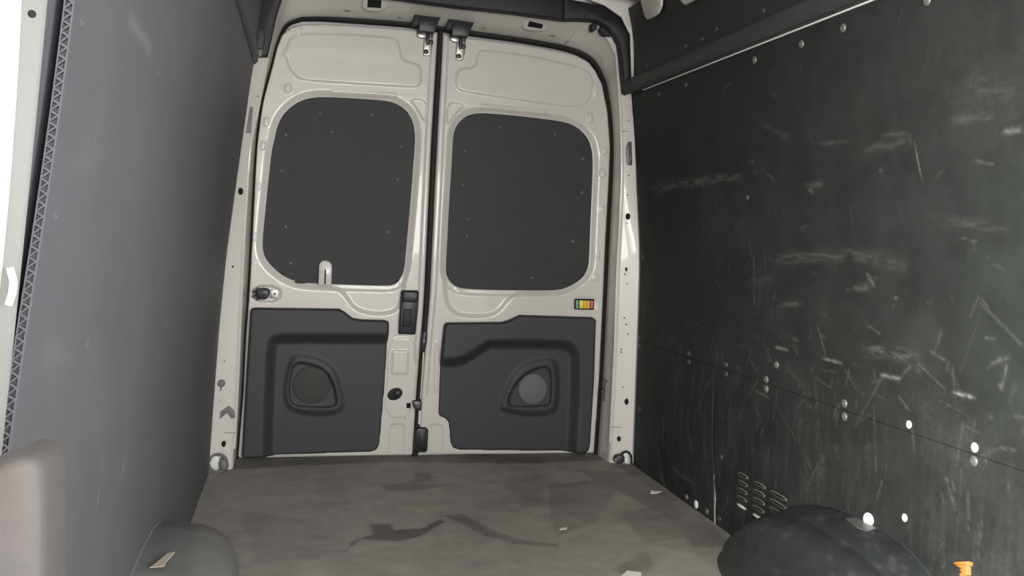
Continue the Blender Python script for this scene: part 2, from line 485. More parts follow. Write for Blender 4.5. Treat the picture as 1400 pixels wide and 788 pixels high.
right_scuffs = [   # points along the mark, half width, strength
    ([(-0.368,1.201),(-0.738,1.209),(-1.162,1.212)], .016, .34), ([(-0.407,1.188),(-0.669,1.198)], .010, .2), ([(-1.558,1.167),(-1.654,1.169)], .012, .28), ([(-1.577,1.156),(-1.604,1.142)], .006, .3),
    ([(-2.048,1.246),(-2.060,1.199),(-2.074,1.157)], .0022, .5), ([(-2.331,1.244),(-2.386,1.244)], .006, .40),
    ([(-1.331,0.946),(-1.587,0.962),(-1.802,0.973),(-1.998,0.953)], .016, .22), ([(-1.849,0.927),(-1.884,0.897)], .006, .45), ([(-1.980,0.891),(-1.963,0.848)], .006, .4),
    ([(-1.402,0.805),(-1.536,0.823)], .006, .4), ([(-1.623,0.768),(-1.678,0.683)], .0022, .5), ([(-1.394,0.675),(-1.472,0.676)], .0035, .95),
    ([(-1.656,0.678),(-1.757,0.678)], .0035, .85), ([(-1.925,0.673),(-2.004,0.677)], .004, 1.0), ([(-2.191,0.676),(-2.261,0.677)], .004, .85),
    ([(-1.846,0.736),(-2.052,0.738),(-2.075,0.720)], .018, .22), ([(-1.399,0.509),(-1.589,0.386)], .003, .15), ([(-1.589,0.390),(-1.640,0.339)], .004, .2),
    ([(-2.173,1.283),(-2.327,1.277)], .010, .15), ([(-1.844,1.245),(-2.021,1.253)], .012, .15), ([(-1.285,1.379),(-1.483,1.305)], .010, .10),
    ([(-1.922,1.275),(-2.021,1.270)], .004, .2), ([(-1.639,1.277),(-1.780,1.272)], .004, .18), ([(-1.212,0.868),(-1.377,0.889)], .012, .12),
    ([(-1.786,0.883),(-1.866,0.894)], .010, .2), ([(-2.095,1.065),(-2.345,1.046)], .012, .10), ([(-2.220,1.356),(-2.376,1.312)], .02, .07),
    ([(-0.515,0.067),(-0.543,0.029),(-0.585,-0.009)], .012, .40), ([(-0.476,0.133),(-0.533,0.042)], .02, .15), ([(-0.767,0.287),(-0.807,0.227)], .012, .15),
    ([(-0.647,0.102),(-0.854,0.095)], .010, .25), ([(-2.174,0.499),(-2.237,0.384)], .006, .2), ([(-1.881,0.500),(-1.903,0.429)], .02, .12),
    ([(-2.205,0.707),(-2.263,0.860)], .002, .10), ([(-1.267,0.503),(-1.235,0.522),(-1.371,0.511)], .004, .25), ([(-1.003,0.637),(-1.050,0.566)], .004, .2),
    ([(-0.698,0.287),(-0.727,0.349),(-0.675,0.382)], .01, .12), ([(-1.672,0.327),(-1.683,0.413)], .012, .14), ([(-1.773,0.415),(-1.735,0.446)], .012, .12),
]
fine = []          # faint rubbed marks all over, denser and more upright low down
for k in range(520):
    y = rs.uniform(-2.5, -.25); low = rs.random() < .55
    z = rs.uniform(.02, .56) if low else .56 + rs.exponential(.28)
    if z > 1.58: continue
    a = rs.normal(math.pi / 2, .35) if (low or rs.random() < .3) else rs.normal(0, .5)
    L = rs.lognormal(-3.4, .7)
    fine.append(([(y, z), (y + L * math.cos(a) + rs.normal(0, .004), z + L * math.sin(a))], rs.uniform(.0012, .0045), rs.uniform(.03, .17)))
def right_tone(P):
    t = np.zeros(len(P))
    streak = np.clip(fbm(P[:, 0] * 22, P[:, 1] * 160, 3) * 2.6 - .75, 0, 1.25)
    grain = np.clip(fbm(P[:, 0] * 90, P[:, 1] * 90, 3) * 2.4 - .6, 0, 1.3)
    for pts, w, a in right_scuffs:
        d = line_d(pts, P, w * 3.2)
        p0, p1 = np.array(pts[0]), np.array(pts[-1])
        L = np.linalg.norm(p1 - p0) + 1e-6
        q = np.clip(((P - p0) @ (p1 - p0)) / L ** 2, -.2, 1.2)
        taper = sm(q, -.08, .25) * (1 - sm(q, .75, 1.08))
        body = a * np.exp(-(d / w) ** 2) * (.25 + .75 * taper)
        t = np.maximum(t, .72 * body * (streak if w > .005 else (.45 + .55 * grain)))
    for pts, w, a in fine:
        t = np.maximum(t, a * np.exp(-(line_d(pts, P, w * 3) / w) ** 2) * (.4 + .6 * grain))
    dust = np.clip(fbm(P[:, 0] * 3.1 + 5, P[:, 1] * 3.7, 4) - .42, 0, 1)
    t += .12 * dust * (.4 + grain) * (1 - .5 * sm(P[:, 1], .9, 1.4))
    upright = np.clip(fbm(P[:, 0] * 70, P[:, 1] * 9, 3) - .5, 0, 1)
    t += .13 * upright * (1 - sm(P[:, 1], .35, .75))
    return np.clip(t, 0, 1)

wr = thing('wall_right', 'right side of the load bay lined with scuffed black boards', 'wall', (.88, -1.5, 0), kind='structure')
skin('body_skin', xr, 1, 'skin', wr, -3.25, .05, .045)
upr = relief('wall_panel', [(-2.75, .5545), (-.215, .5545), (-.215, 1.600), (-2.75, 1.600)], 'wallr', on_right, wr, cell=.0045, depth=.006, tone=right_tone)
seam_y = [(-1.037,0.002),(-1.010,0.144),(-0.978,0.399),(-0.966,0.522)]
low_r = relief('wall_panel', [(seam_y[0][0] + .012, .003), (-.215, .003), (-.215,   .5527), (seam_y[3][0] + .0015,   .5527), (seam_y[2][0] + .0015, .30), (seam_y[1][0] + .003, .15)],
               'wallr', on_right, wr, cell=.0045, depth=.006, tone=right_tone)
low_f = relief('wall_panel', [(-2.75, .003), (seam_y[0][0] - .002, .003), (seam_y[3][0] - .0015,   .5527), (-2.75, .5527)],
               'wallr', on_right, wr, cell=.0045, depth=.006, tone=right_tone)
front_p = relief('wall_panel', [(-3.2, .003), (-2.753, .003), (-2.753, 1.600), (-3.2, 1.600)], 'board', on_right, wr, cell=.02, depth=.006)
top_p = relief('wall_panel', [(-3.2, 1.606), (-.215, 1.606), (-.23, 1.95), (-3.2, 1.95)], 'board', on_right, wr, cell=.012, depth=.006)
# pale body metal showing in the joints
prism('joint_metal', [(seam_y[0][0] - .001, .003), (seam_y[0][0] + .009, .003), (seam_y[0][0] + .0055, .09), (seam_y[1][0] + .0025, .17), (seam_y[1][0] - .001, .17)], .0005, .0015, 'cap', on_right, wr, .0002)
box('joint_backing', .8845, -3.2, .53, .8865, -.22, .575, 'hole', wr, 0)
box('joint_backing', .8865, seam_y[3][0] - .03, .16, .8885, seam_y[3][0] + .03, .575, 'hole', wr, 0)
tube('joint_metal', [(xr(1.603) - .008, y, 1.6025) for y in (-3.1, -2.0, -1.0, -.36)], .0026, 'cap', wr, 6)

def on_wall_screw(pt, data, parent, h=0.0, name='screw'):
    y, z = pt
    return place(name, data, (xr(z) - h, y, z), (-1, 0, -.06), parent)
for p in [(-0.506,1.566),(-0.768,1.565),(-1.295,1.565),(-1.571,1.562),(-1.777,1.565),(-2.108,1.558),(-0.238,0.563),(-0.241,0.531),(-0.270,0.259),(-1.208,1.141),(-0.252,0.914)]:
    on_wall_screw(p, SC_GREY if p[1] > 1.3 and p[0] < -.8 else SC_BLACK, upr)
for p in [(-0.753,0.567),(-1.066,0.571),(-1.348,0.567),(-1.776,0.572),(-1.407,0.622)]:
    on_wall_screw(p, SC_BLACK if p[0] > -1.3 else SC_GREY, upr)
for p in [(-0.756,0.536),(-0.261,0.257)]:
    on_wall_screw(p, SC_BLACK, low_r)
for p in [(-1.069,0.539),(-1.351,0.537),(-1.779,0.537),(-1.057,0.247),(-1.069,0.031),(-2.269,0.539)]:
    on_wall_screw(p, SC_BLACK if p[0] > -1.3 else SC_GREY, low_f)
for p in [(-0.968,0.026),(-0.789,0.026)]:
    on_wall_screw(p, SC_GREY, low_r)
for p in [(-0.400,1.694),(-0.786,1.701),(-0.925,1.701),(-1.042,1.709),(-1.364,1.699)]:
    on_wall_screw(p, SC_BLACK, top_p)
for p, s in zip([(-2.046,0.572),(-2.269,0.569),(-2.049,0.344)], (.55, .6, .55)):
    place('white_cap', CAP_WHITE, (xr(p[1]), p[0], p[1]), (-1, 0, 0), upr if p[1] > .556 else low_f, s)
# vent slots laid on the lower board
vs_top = [(-1.191,0.226),(-1.263,0.231),(-1.298,0.233),(-1.374,0.235),(-1.406,0.244),(-1.504,0.231)]
cols = [(-1.165, -1.232), (-1.262, -1.342), (-1.372, -1.475)]
vg = [(-1.191,0.226),(-1.258,0.229),(-1.202,0.122),(-1.265,0.115),(-1.302,0.236),(-1.374,0.235),(-1.406,0.242),(-1.504,0.233),(-1.411,0.185),(-1.314,0.118)]
y_cols = [(vg[0][0], vg[1][0]), (vg[4][0], vg[5][0]), (vg[6][0], vg[7][0])]
z_top, z_bot = vg[0][1], vg[2][1] - .0
pitch = (z_top - z_bot) / 4
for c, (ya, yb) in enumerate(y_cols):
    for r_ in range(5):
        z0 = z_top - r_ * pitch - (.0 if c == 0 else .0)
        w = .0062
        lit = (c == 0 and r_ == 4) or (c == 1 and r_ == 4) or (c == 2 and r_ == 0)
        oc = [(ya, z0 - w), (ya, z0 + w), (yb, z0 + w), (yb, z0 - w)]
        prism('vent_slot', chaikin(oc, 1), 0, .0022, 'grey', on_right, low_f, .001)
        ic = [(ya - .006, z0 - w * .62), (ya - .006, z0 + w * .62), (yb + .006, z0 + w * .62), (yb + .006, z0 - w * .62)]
        prism('vent_opening_stand_in', chaikin(ic, 1), .0021, .0027, 'cap' if lit and c < 2 else 'hole', on_right, low_f, .0003)  # white plates imitate lit metal behind the slots; nothing is open

# right cant rail
def rail(xf, sgn, name, label, y0, m):
    t = thing(name, label, 'rail', (sgn * .8, -1.5, 1.6), kind='structure')
    def sec(y, k=0.0):
        pr = [(.81 + k, 1.668), (.772, 1.666), (.760, 1.658), (.7565, 1.645), (.760, 1.617), (.770, 1.607), (.795, 1.6055), (.81 + k, 1.606)]
        o = 0.0 if sgn > 0 else -.022
        return [(sgn * (x + o), y, z) for x, z in pr]
    loft('rail_body', [sec(y) for y in (-3.2, -2.2, -1.2, y0 - .10)], m, t, True, True, 30)
    loft('end_cap', [[(x * 1.002, y, z) for x, y, z in sec(y)] for y in (y0 - .098, y0 - .02, y0)], m if sgn < 0 else 'cover', t, True, True, 30)
    return t
M['wallrail'] = mat('dusty_black_rail', (0.040, 0.040, 0.040), 0.6, noise=0.2, nscale=25, bump=0.15)
rail(xr, 1, 'trim_4', 'boxed black rail running along the top of the right wall', -.22, 'wallrail')
rail(xl, -1, 'trim_5', 'boxed black rail at the top of the left wall beside the left door', -.22, 'walll')  # rail takes the left sheet's painted-in haze

# left wall
left_scuffs = [([(-2.615,1.261),(-2.491,1.258),(-2.437,1.252)], .010, .24), ([(-2.146,1.379),(-2.004,1.360)], .006, .10), ([(-0.868,1.270),(-0.435,1.228)], .006, .3),
               ([(-2.724,1.095),(-2.730,1.076)], .003, .2), ([(-1.995,0.897),(-2.002,0.845)], .010, .12), ([(-2.436,0.558),(-2.446,0.539)], .004, .5), ([(-2.217,0.556),(-2.235,0.527)], .006, .35),
               ([(-1.387,0.594),(-1.222,0.643)], .004, .12), ([(-2.448,0.625),(-2.411,0.593)], .004, .25), ([(-2.823,1.052),(-2.674,1.071)], .01, .06), ([(-2.848,0.840),(-2.699,0.810)], .012, .07)]
for k in range(26):
    y = rs.uniform(-2.7, -.5); z = rs.uniform(.1, 1.5); L = rs.uniform(.03, .12); a = rs.uniform(-.6, .6)
    left_scuffs.append(([(y, z), (y + L * math.cos(a), z + L * math.sin(a))], rs.uniform(.003, .008), rs.uniform(.03, .09)))
def left_tone(P):
    t = np.zeros(len(P))
    for pts, w, a in left_scuffs:
        t = np.maximum(t, a * np.exp(-(line_d(pts, P, w * 3) / w) ** 2))
    return np.clip(t + .008 * np.abs(rs.normal(0, 1, len(P))), 0, 1)
wl = thing('wall_left', 'left side of the load bay lined with one plain grey-black sheet, haze painted in', 'wall', (-.88, -1.5, 0), kind='structure')
skin('body_skin', xl, -1, 'skin', wl, -3.25, .05, .05)
edge_l = np.array([(-2.906,1.220),(-2.907,1.181),(-2.908,1.143),(-2.910,1.104),(-2.910,1.066),(-2.911,1.027),(-2.914,0.988),(-2.918,0.950),(-2.920,0.911),(-2.924,0.873),(-2.932,0.836),(-2.941,0.799),(-2.950,0.763)])
ek = np.polyfit(edge_l[:, 1], edge_l[:, 0], 2)
def ye(z): return float(np.polyval(ek, np.clip(z, .55, 1.45)))
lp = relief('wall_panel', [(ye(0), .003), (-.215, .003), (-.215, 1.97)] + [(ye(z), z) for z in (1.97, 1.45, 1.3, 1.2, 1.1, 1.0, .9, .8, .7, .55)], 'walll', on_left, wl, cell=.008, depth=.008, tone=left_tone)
# fluted end of the sheet: two skins joined by slanting webs
pit = .0118
fv, ff = [], []
for z in np.arange(.3, 1.9, pit):
    k = len(fv)
    y_ = ye(z)
    quad = lambda a, b: [(-xl(z) + a[0], a[1]), (-xl(z) + b[0], b[1])]
    for a0, a1, b0, b1 in (((.0, 0), (.0015, 0), (.0015, pit), (.0, pit)), ((-.0085, 0), (-.007, 0), (-.007, pit), (-.0085, pit)),
                           ((-.007, 0), (-.007, .0022), (.0, pit * .5 + .0022), (.0, pit * .5)), ((.0, pit * .5), (.0, pit * .5 + .0022), (-.007, pit), (-.007, pit - .0022))):
        k = len(fv)
        for yy in (y_ - .002, y_ - .007):
            fv += [(-xl(z + q[1]) + q[0], yy - y_ + ye(z + q[1]), z + q[1]) for q in (a0, a1, b0, b1)]
        ff += [(k + 4, k + 5, k + 6, k + 7), (k, k + 1, k + 5, k + 4), (k + 1, k + 2, k + 6, k + 5), (k + 2, k + 3, k + 7, k + 6), (k + 3, k, k + 4, k + 7)]
fe = mesh('fluted_edge', fv, ff, 'flute', wl, False)
fe['kind'] = 'stuff'
for p in [(-2.867,1.205),(-2.871,0.992),(-2.345,1.233),(-2.052,0.849),(-2.619,0.819)]:
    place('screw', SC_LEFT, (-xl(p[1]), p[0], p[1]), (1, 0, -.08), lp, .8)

# front post on the left, beside the fluted edge
M['postp'] = mat('dimmed_cream_paint', (0.115, 0.113, 0.102), 0.5)  # post colour darkened to hold down the glare on it
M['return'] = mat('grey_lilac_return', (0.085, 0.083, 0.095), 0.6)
bp_ = thing('trim_6', 'cream body post painted darker against glare at the left edge beside the fluted sheet end', 'post', (-.86, -3.05, 0), kind='structure')
zz = np.linspace(0, 1.95, 40)
post_e = np.array([(-0.799,1.193),(-0.803,1.159),(-0.806,1.125),(-0.808,1.091),(-0.810,1.057),(-0.813,1.023),(-0.816,0.988),(-0.819,0.954),(-0.821,0.919),(-0.825,0.884),(-0.830,0.849),(-0.833,0.800),(-0.836,0.751)])
pk = np.polyfit(post_e[:, 1], post_e[:, 0], 2)
def xp(z): return float(np.polyval(pk, np.clip(z, .6, 1.4)))
def post_ring(z):
    x = xp(z)
    return [(x - .016, -2.985, z), (x - .010, -2.995, z), (x - .001, -3.014, z), (x - .006, -3.020, z), (x - .026, -3.024, z), (x - .028, -3.026, z), (x - .08, -3.030, z), (x - .08, -2.985, z)]
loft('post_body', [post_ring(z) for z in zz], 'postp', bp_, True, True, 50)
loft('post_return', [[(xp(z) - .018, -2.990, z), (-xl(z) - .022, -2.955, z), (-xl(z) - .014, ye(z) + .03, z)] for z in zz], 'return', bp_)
po = np.array([(-0.820,1.189),(-0.824,1.109),(-0.828,1.021),(-0.835,0.940),(-0.842,0.864)])
ok_ = np.polyfit(po[:, 1], po[:, 0], 2)
loft('outer_post', [[(float(np.polyval(ok_, np.clip(z, .6, 1.4))) + a, b, z) for a, b in ((0, -3.024), (0, -3.034), (-.004, -3.040), (-.08, -3.046))] for z in zz], 'paint', bp_)  # glaring outer side of the post, left in full white paint
for p in [(-0.812,1.179)]:
    place('drain_hole', HOLE, (p[0], -3.0205, p[1]), (.3, -1, 0), bp_, 1.0)
tube('grab_clip', [(x, -3.035, z) for x, z in [(-0.825,0.943),(-0.822,0.930),(-0.823,0.919),(-0.826,0.908)]], .0035, 'paint', bp_, 8)

# ---- ceiling
ce = thing('ceiling', 'white painted roof with a cross bow above the rear doors', 'ceiling', (0, -1.5, 2.0), kind='structure')
box('roof_sheet', -.95, -5.2, 2.06, .95, .12, 2.09, 'roof', ce, 0)
def bow(y0, y1, z):
    loft('roof_bow', [[(x, y, zz_ + .03 * (1 - (x / .75) ** 2)) for y, zz_ in ((y0, z + .06), (y0 + .02, z + .01), (y0 + .05, z), (y1 - .05, z), (y1 - .02, z + .01), (y1, z + .06))] for x in np.linspace(-.78, .78, 24)], 'roof', ce)
bow(-.62, -.34, 1.955)
bow(-1.5, -1.28, 1.955)
bow(-2.6, -2.38, 1.955)
# crinkled white foil over the rear bow
fo = [[(x, y, 1.992 + .012 * math.sin(x * 31 + 5 * y) + .010 * math.sin(x * 17 - y * 40) + .006 * math.sin(y * 71 + x * 9)) for y in np.linspace(-.62, -.27, 16)] for x in np.linspace(.42, .76, 26)]
loft('crinkled_sheet', fo, 'roof', ce)
for outline in ([(-0.363,1.997),(-0.402,1.953),(-0.432,1.911),(-0.461,1.873),(-0.487,1.856),(-0.549,1.854),(-0.601,1.857),(-0.627,1.878),(-0.630,1.910),(-0.639,1.952)], [(-0.779,1.886),(-0.809,1.858),(-0.837,1.838),(-0.857,1.829),(-0.932,1.829),(-0.986,1.831),(-0.994,1.864),(-0.787,1.928)]):
    P = np.array(outline)
    prism('roof_tab', P, -.0, .010, 'roof', lambda u, v, h: np.stack([.755 - h, u, v], -1), ce, .004)
prism('corner_gusset', [(0.544,2.010),(0.577,1.971),(0.645,1.954),(0.721,1.913),(0.763,1.844),(0.784,1.608),(0.793,1.609),(0.785,1.749),(0.776,1.863),(0.787,1.891),(0.788,1.937),(0.823,1.961),(0.899,2.008),(0.897,2.044)], .25, .258, 'roof', on_door, ce, .003)
box('roof_side', .80, -3.2, 1.93, .90, -.2, 2.06, 'roof', ce, .01)
box('roof_side', -.90, -3.2, 1.95, -.76, -.2, 2.06, 'roof', ce, .01)

# ---- cab shell around the camera, windows open to the daylight
cabt = thing('trim_7', 'cab body around the viewpoint with window openings', 'wall', (0, -4, 0), kind='structure')
box('cab_floor', -.95, -5.2, -.04, .95, -3.25, -.01, 'grey', cabt, 0)
box('dash', -.95, -5.2, -.01, .95, -4.75, .70, 'grey', cabt, .02)
for s in (-1, 1):
    box('cab_side', s * .93, -5.2, -.01, s * .97, -3.2, .70, 'skin', cabt, 0)
    box('cab_side_upper', s * .90, -5.2, 1.42, s * .94, -3.2, 2.07, 'roof', cabt, 0)
    box('cab_post', s * .91, -3.5, .70, s * .96, -3.2, 1.42, 'paint', cabt, .01)
box('cab_header', -.95, -5.2, 1.62, .95, -5.15, 2.07, 'roof', cabt, 0)

# ---- rear door surround
A_ls = [(-0.801,0.001),(-0.784,0.289),(-0.780,0.514),(-0.770,0.704),(-0.762,0.989),(-0.754,1.309),(-0.735,1.489),(-0.701,1.635)]
A_lc = [(-0.701,1.635),(-0.680,1.732),(-0.658,1.799),(-0.633,1.831),(-0.580,1.851)]
A_t = [(-0.580,1.851),(-0.492,1.862),(-0.293,1.868),(-0.105,1.870),(0.001,1.864),(0.132,1.857),(0.353,1.848),(0.522,1.834)]
A_rc = [(0.522,1.834),(0.607,1.822),(0.679,1.793),(0.719,1.748),(0.750,1.686)]
A_rs = [(0.750,1.686),(0.780,1.558),(0.800,1.403),(0.801,1.236),(0.798,0.985),(0.799,0.743),(0.799,0.351),(0.790,-0.004)]
B_ls = [(-0.800,-0.003),(-0.788,0.369),(-0.783,0.778),(-0.775,1.023),(-0.764,1.296),(-0.754,1.345),(-0.729,1.494),(-0.705,1.647)]
B_lc = [(-0.705,1.647),(-0.691,1.745),(-0.668,1.847),(-0.636,1.919),(-0.561,1.949)]
B_t = [(-0.561,1.949),(-0.330,1.943),(-0.153,1.925),(0.028,1.918),(0.276,1.915),(0.493,1.904)]
B_rc = [(0.493,1.904),(0.590,1.907),(0.649,1.891),(0.697,1.849),(0.741,1.775)]
B_rs = [(0.741,1.775),(0.767,1.587),(0.791,1.311),(0.793,1.070),(0.790,0.850),(0.798,0.496),(0.795,0.000)]
def path(parts, y):
    o = []
    for k, (p, n) in enumerate(zip(parts, (40, 14, 40, 14, 40))):
        q = resample(chaikin(p, 2, False), n)
        o.append(q if k == 0 else q[1:])
    q = np.concatenate(o)
    return np.stack([q[:, 0], np.full(len(q), y), q[:, 1]], 1)
PA = path((A_ls, A_lc, A_t, A_rc, A_rs), .012)
PB = path((B_ls, B_lc, B_t, B_rc, B_rs), -.15)
nA = len(PA)
zC = [(-xl(z) - .004, z) for z in np.linspace(0, 1.65, 20)]
C_lc = [(-xl(1.65) - .004, 1.65), (-.735, 1.80), (-.70, 1.93), (-.62, 2.00), (-.52, 2.03)]
C_t = [(-.52, 2.03), (0, 2.05), (.50, 2.03)]
C_rc = [(.50, 2.03), (.66, 2.00), (.74, 1.93), (.785, 1.80), (xr(1.62) + .004, 1.62)]
C_rs = [(xr(z) + .004, z) for z in np.linspace(1.62, 0, 20)]
PC = path((zC, C_lc, C_t, C_rc, C_rs), -.19)
surround = thing('trim_1', 'white painted body frame around the two rear doors', 'frame', (0, 0, 0), kind='structure')
def mixp(a, b, t, out=0.0, dy=0.0):
    p = a * (1 - t) + b * t
    p[:, 1] += dy
    return p
rings = [PA + [0, .03, 0], PA, mixp(PA, PB, .12, dy=.004), mixp(PA, PB, .45, dy=.010), mixp(PA, PB, .86, dy=.006), mixp(PA, PB, .96, dy=.001),
         mixp(PB, PC, .06, dy=-.008), mixp(PB, PC, .16, dy=-.007), mixp(PB, PC, .5, dy=-.001), PC]
loft('frame_shell', rings, 'paint', surround, sharp=60)
for sl_, nm in ((slice(2, 46), 'fold_ridge'), (slice(98, nA - 2), 'fold_ridge')):
    tube(nm, [(p[0], p[1] - .004, p[2]) for p in PB[sl_]], .0055, 'paint', surround, 8)
# rubber seal round the opening
cen = np.array([0, 0, 1.0])
nrm = PA - np.roll(PA, 1, 0); nrm[0] = PA[1] - PA[0]
inw = np.stack([nrm[:, 2], 0 * nrm[:, 1], -nrm[:, 0]], 1); inw /= np.linalg.norm(inw, axis=1, keepdims=True)
sec = [(0.002, .01), (0.002, -.012), (.003, -.018), (.007, -.021), (.011, -.018), (.013, -.010), (.013, .02)]
wl_ = 1 - sm(np.arange(nA), 44, 60)            # the leaf closes over the seal on the left upright
wt_ = sm(np.arange(nA), 50, 60) * (1 - sm(np.arange(nA), 96, 108))
loft('door_seal', [PA + inw * (a * (1 + .5 * wt_))[:, None] + np.stack([0 * wl_, b - .012 + .020 * wl_, 0 * wl_], 1) for a, b in sec], 'rubber', surround, sharp=60)

# details on the left and right uprights
def holes(parent, pts, y, scale=1.0, ey=0.0):
    for x, z in pts:
        place('bolt_hole', HOLE, (x, y, z), (0, -1, 0), parent, scale)
def pill(name, pts, h0, h1, material, parent, tw=on_door, bevel=.001):
    return prism(name, pts, h0, h1, material, tw, parent, bevel)
def xz(p): return p[0]
front_l = at_y(-.158)
for c, a, b in zip([(-0.795,1.115),(-0.863,0.284),(-0.837,0.107)], (.010, .009, .008), (.014, .014, .012)):
    prism('oval_hole', ellipse(c[0], c[1], a, b, 16), .0, .022, 'hole', front_l, surround, .001)
for c, a, b in zip([(0.822,1.087),(0.856,0.275),(0.830,0.109)], (.0085, .009, .007), (.014, .014, .011)):
    prism('oval_hole', ellipse(c[0], c[1], a, b, 16), .0, .022, 'hole', front_l, surround, .001)
holes(surround, [(-0.807,1.205),(-0.818,0.817),(-0.843,0.659),(-0.847,0.587),(-0.843,0.441)], -.176)
holes(surround, [(0.804,1.498),(0.816,1.264),(0.813,1.178),(0.819,1.059),(0.823,0.862),(0.821,0.836),(0.858,0.837),(0.833,0.795),(0.827,0.645),(0.838,0.616),(0.847,0.574),(0.820,0.507),(0.821,0.494),(0.861,0.446),(0.836,0.339)], -.176, .8)
prism('slot_hole', [(0.823,0.865),(0.829,0.865),(0.830,0.849),(0.824,0.849)], 0, .020, 'hole', front_l, surround, .0006)
# anchor recesses
prism('anchor_recess', [(-0.794,1.343),(-0.782,1.443),(-0.755,1.448),(-0.755,1.437),(-0.761,1.345)], .02, .0215, 'grey', front_l, surround, .001)
ar = prism('anchor_recess', chaikin([(0.796,1.406),(0.833,1.412),(0.838,1.309),(0.808,1.307),(0.801,1.319)], 1), .02, .0225, 'dsteel', front_l, surround, .001)
place('bolt', SC_GREY, ([(0.820,1.336)][0][0], -.181, [(0.820,1.336)][0][1]), (0, -1, 0), ar, .6)
# base joints
for pts in ([(-0.886,0.153),(-0.793,0.149)], [(0.792,0.161),(0.891,0.157)], [(-0.790,1.493),(-0.732,1.491)], [(0.775,1.451),(0.835,1.455)]):
    tube('base_joint', [(pts[0][0], -.172, pts[0][1]), (pts[1][0], -.166, pts[1][1])], .0014, 'grey', surround, 6)
# left upright: clip, bracket
kn = prism('fir_tree_clip', ellipse(*[(-0.853,0.352)][0], .017, .016, 16), .0, .028, 'grey', front_l, surround, .005)
prism('clip_tail', [(-0.856,0.340),(-0.848,0.340),(-0.850,0.322),(-0.856,0.322)], .0, .024, 'grey', front_l, surround, .001)
prism('tape_mark', [(-0.864,0.210),(-0.851,0.240),(-0.821,0.260),(-0.801,0.239),(-0.797,0.213),(-0.808,0.210),(-0.826,0.234),(-0.851,0.210),(-0.859,0.204)], .0, .020, 'grey', front_l, surround, .001)
# striker plate in the right jamb and holes beside it
def jamb_r(px):   # point on the right jamb between the two frame edges
    return px
def on_jamb(x, y, z, nx=-.8): return (x, y, z)
for x, z, s in zip([p[0] for p in [(0.798,0.349),(0.801,0.230),(0.802,0.137),(0.800,0.027),(0.803,0.810),(0.804,0.791),(0.812,0.627)]], [p[1] for p in [(0.798,0.349),(0.801,0.230),(0.802,0.137),(0.800,0.027),(0.803,0.810),(0.804,0.791),(0.812,0.627)]], (1.1, 1.2, 1.1, 1.3, .8, .9, .9)):
    place('bolt_hole', HOLE, (x - .002, -.072, z), (-.98, -.2, 0), surround, s)
sp = [(0.793,0.253),(0.813,0.260),(0.811,0.366),(0.794,0.359)]
spm = mesh('striker_plate', [(sp[0][0], -.045, sp[0][1]), (sp[1][0], -.105, sp[1][1]), (sp[2][0], -.105, sp[2][1]), (sp[3][0], -.045, sp[3][1]),
                      (sp[0][0] + .01, -.045, sp[0][1]), (sp[1][0] + .01, -.105, sp[1][1]), (sp[2][0] + .01, -.105, sp[2][1]), (sp[3][0] + .01, -.045, sp[3][1])],
     [(0, 1, 2, 3), (4, 5, 6, 7), (0, 1, 5, 4), (2, 3, 7, 6), (1, 2, 6, 5), (0, 3, 7, 4)], 'grey', surround, False)
tube('striker_loop', [(sp[0][0] - .012, -.075, sp[1][1] + .06), (sp[0][0] - .02, -.08, sp[1][1] + .045), (sp[0][0] - .012, -.085, sp[1][1] + .03)], .004, 'dsteel', spm)
# header slots and marks
for bz, sl in (([(-0.337,1.934),(-0.236,1.938),(-0.241,1.890),(-0.339,1.884)], [(-0.319,1.921),(-0.263,1.922),(-0.262,1.897),(-0.318,1.896)]), ([(0.342,1.911),(0.439,1.904),(0.454,1.868),(0.357,1.866),(0.334,1.882)], [(0.362,1.903),(0.427,1.898),(0.425,1.875),(0.361,1.878)])):
    vc = float(np.mean([p[1] for p in sl]))
    hd = lambda u, v, h, vc=vc: np.stack([u, -.085 - (v - vc) * 1.3 - h, v], -1)
    k = prism('slot_bezel', chaikin(bz, 1), -.02, .011, 'paint', hd, surround, .002)
    prism('slot_opening', sl, .0, .0125, 'hole', hd, k, .0005)
for p in ([(-0.408,1.884),(-0.384,1.883),(-0.384,1.880),(-0.408,1.881)], [(-0.188,1.876),(-0.170,1.874),(-0.170,1.871),(-0.188,1.873)], [(0.170,1.865),(0.186,1.864),(0.186,1.861),(0.170,1.862)], [(0.467,1.859),(0.494,1.858),(0.494,1.855),(0.467,1.856)]):
    prism('header_slit', p, .046, .0515, 'grey', at_y(0), surround, .0004)
prism('welded_seam', [(0.587,1.920),(0.591,1.921),(0.591,1.877),(0.568,1.844),(0.552,1.833),(0.550,1.835),(0.564,1.846),(0.588,1.878)], .0, .082, 'paint', at_y(0), surround, .0004)

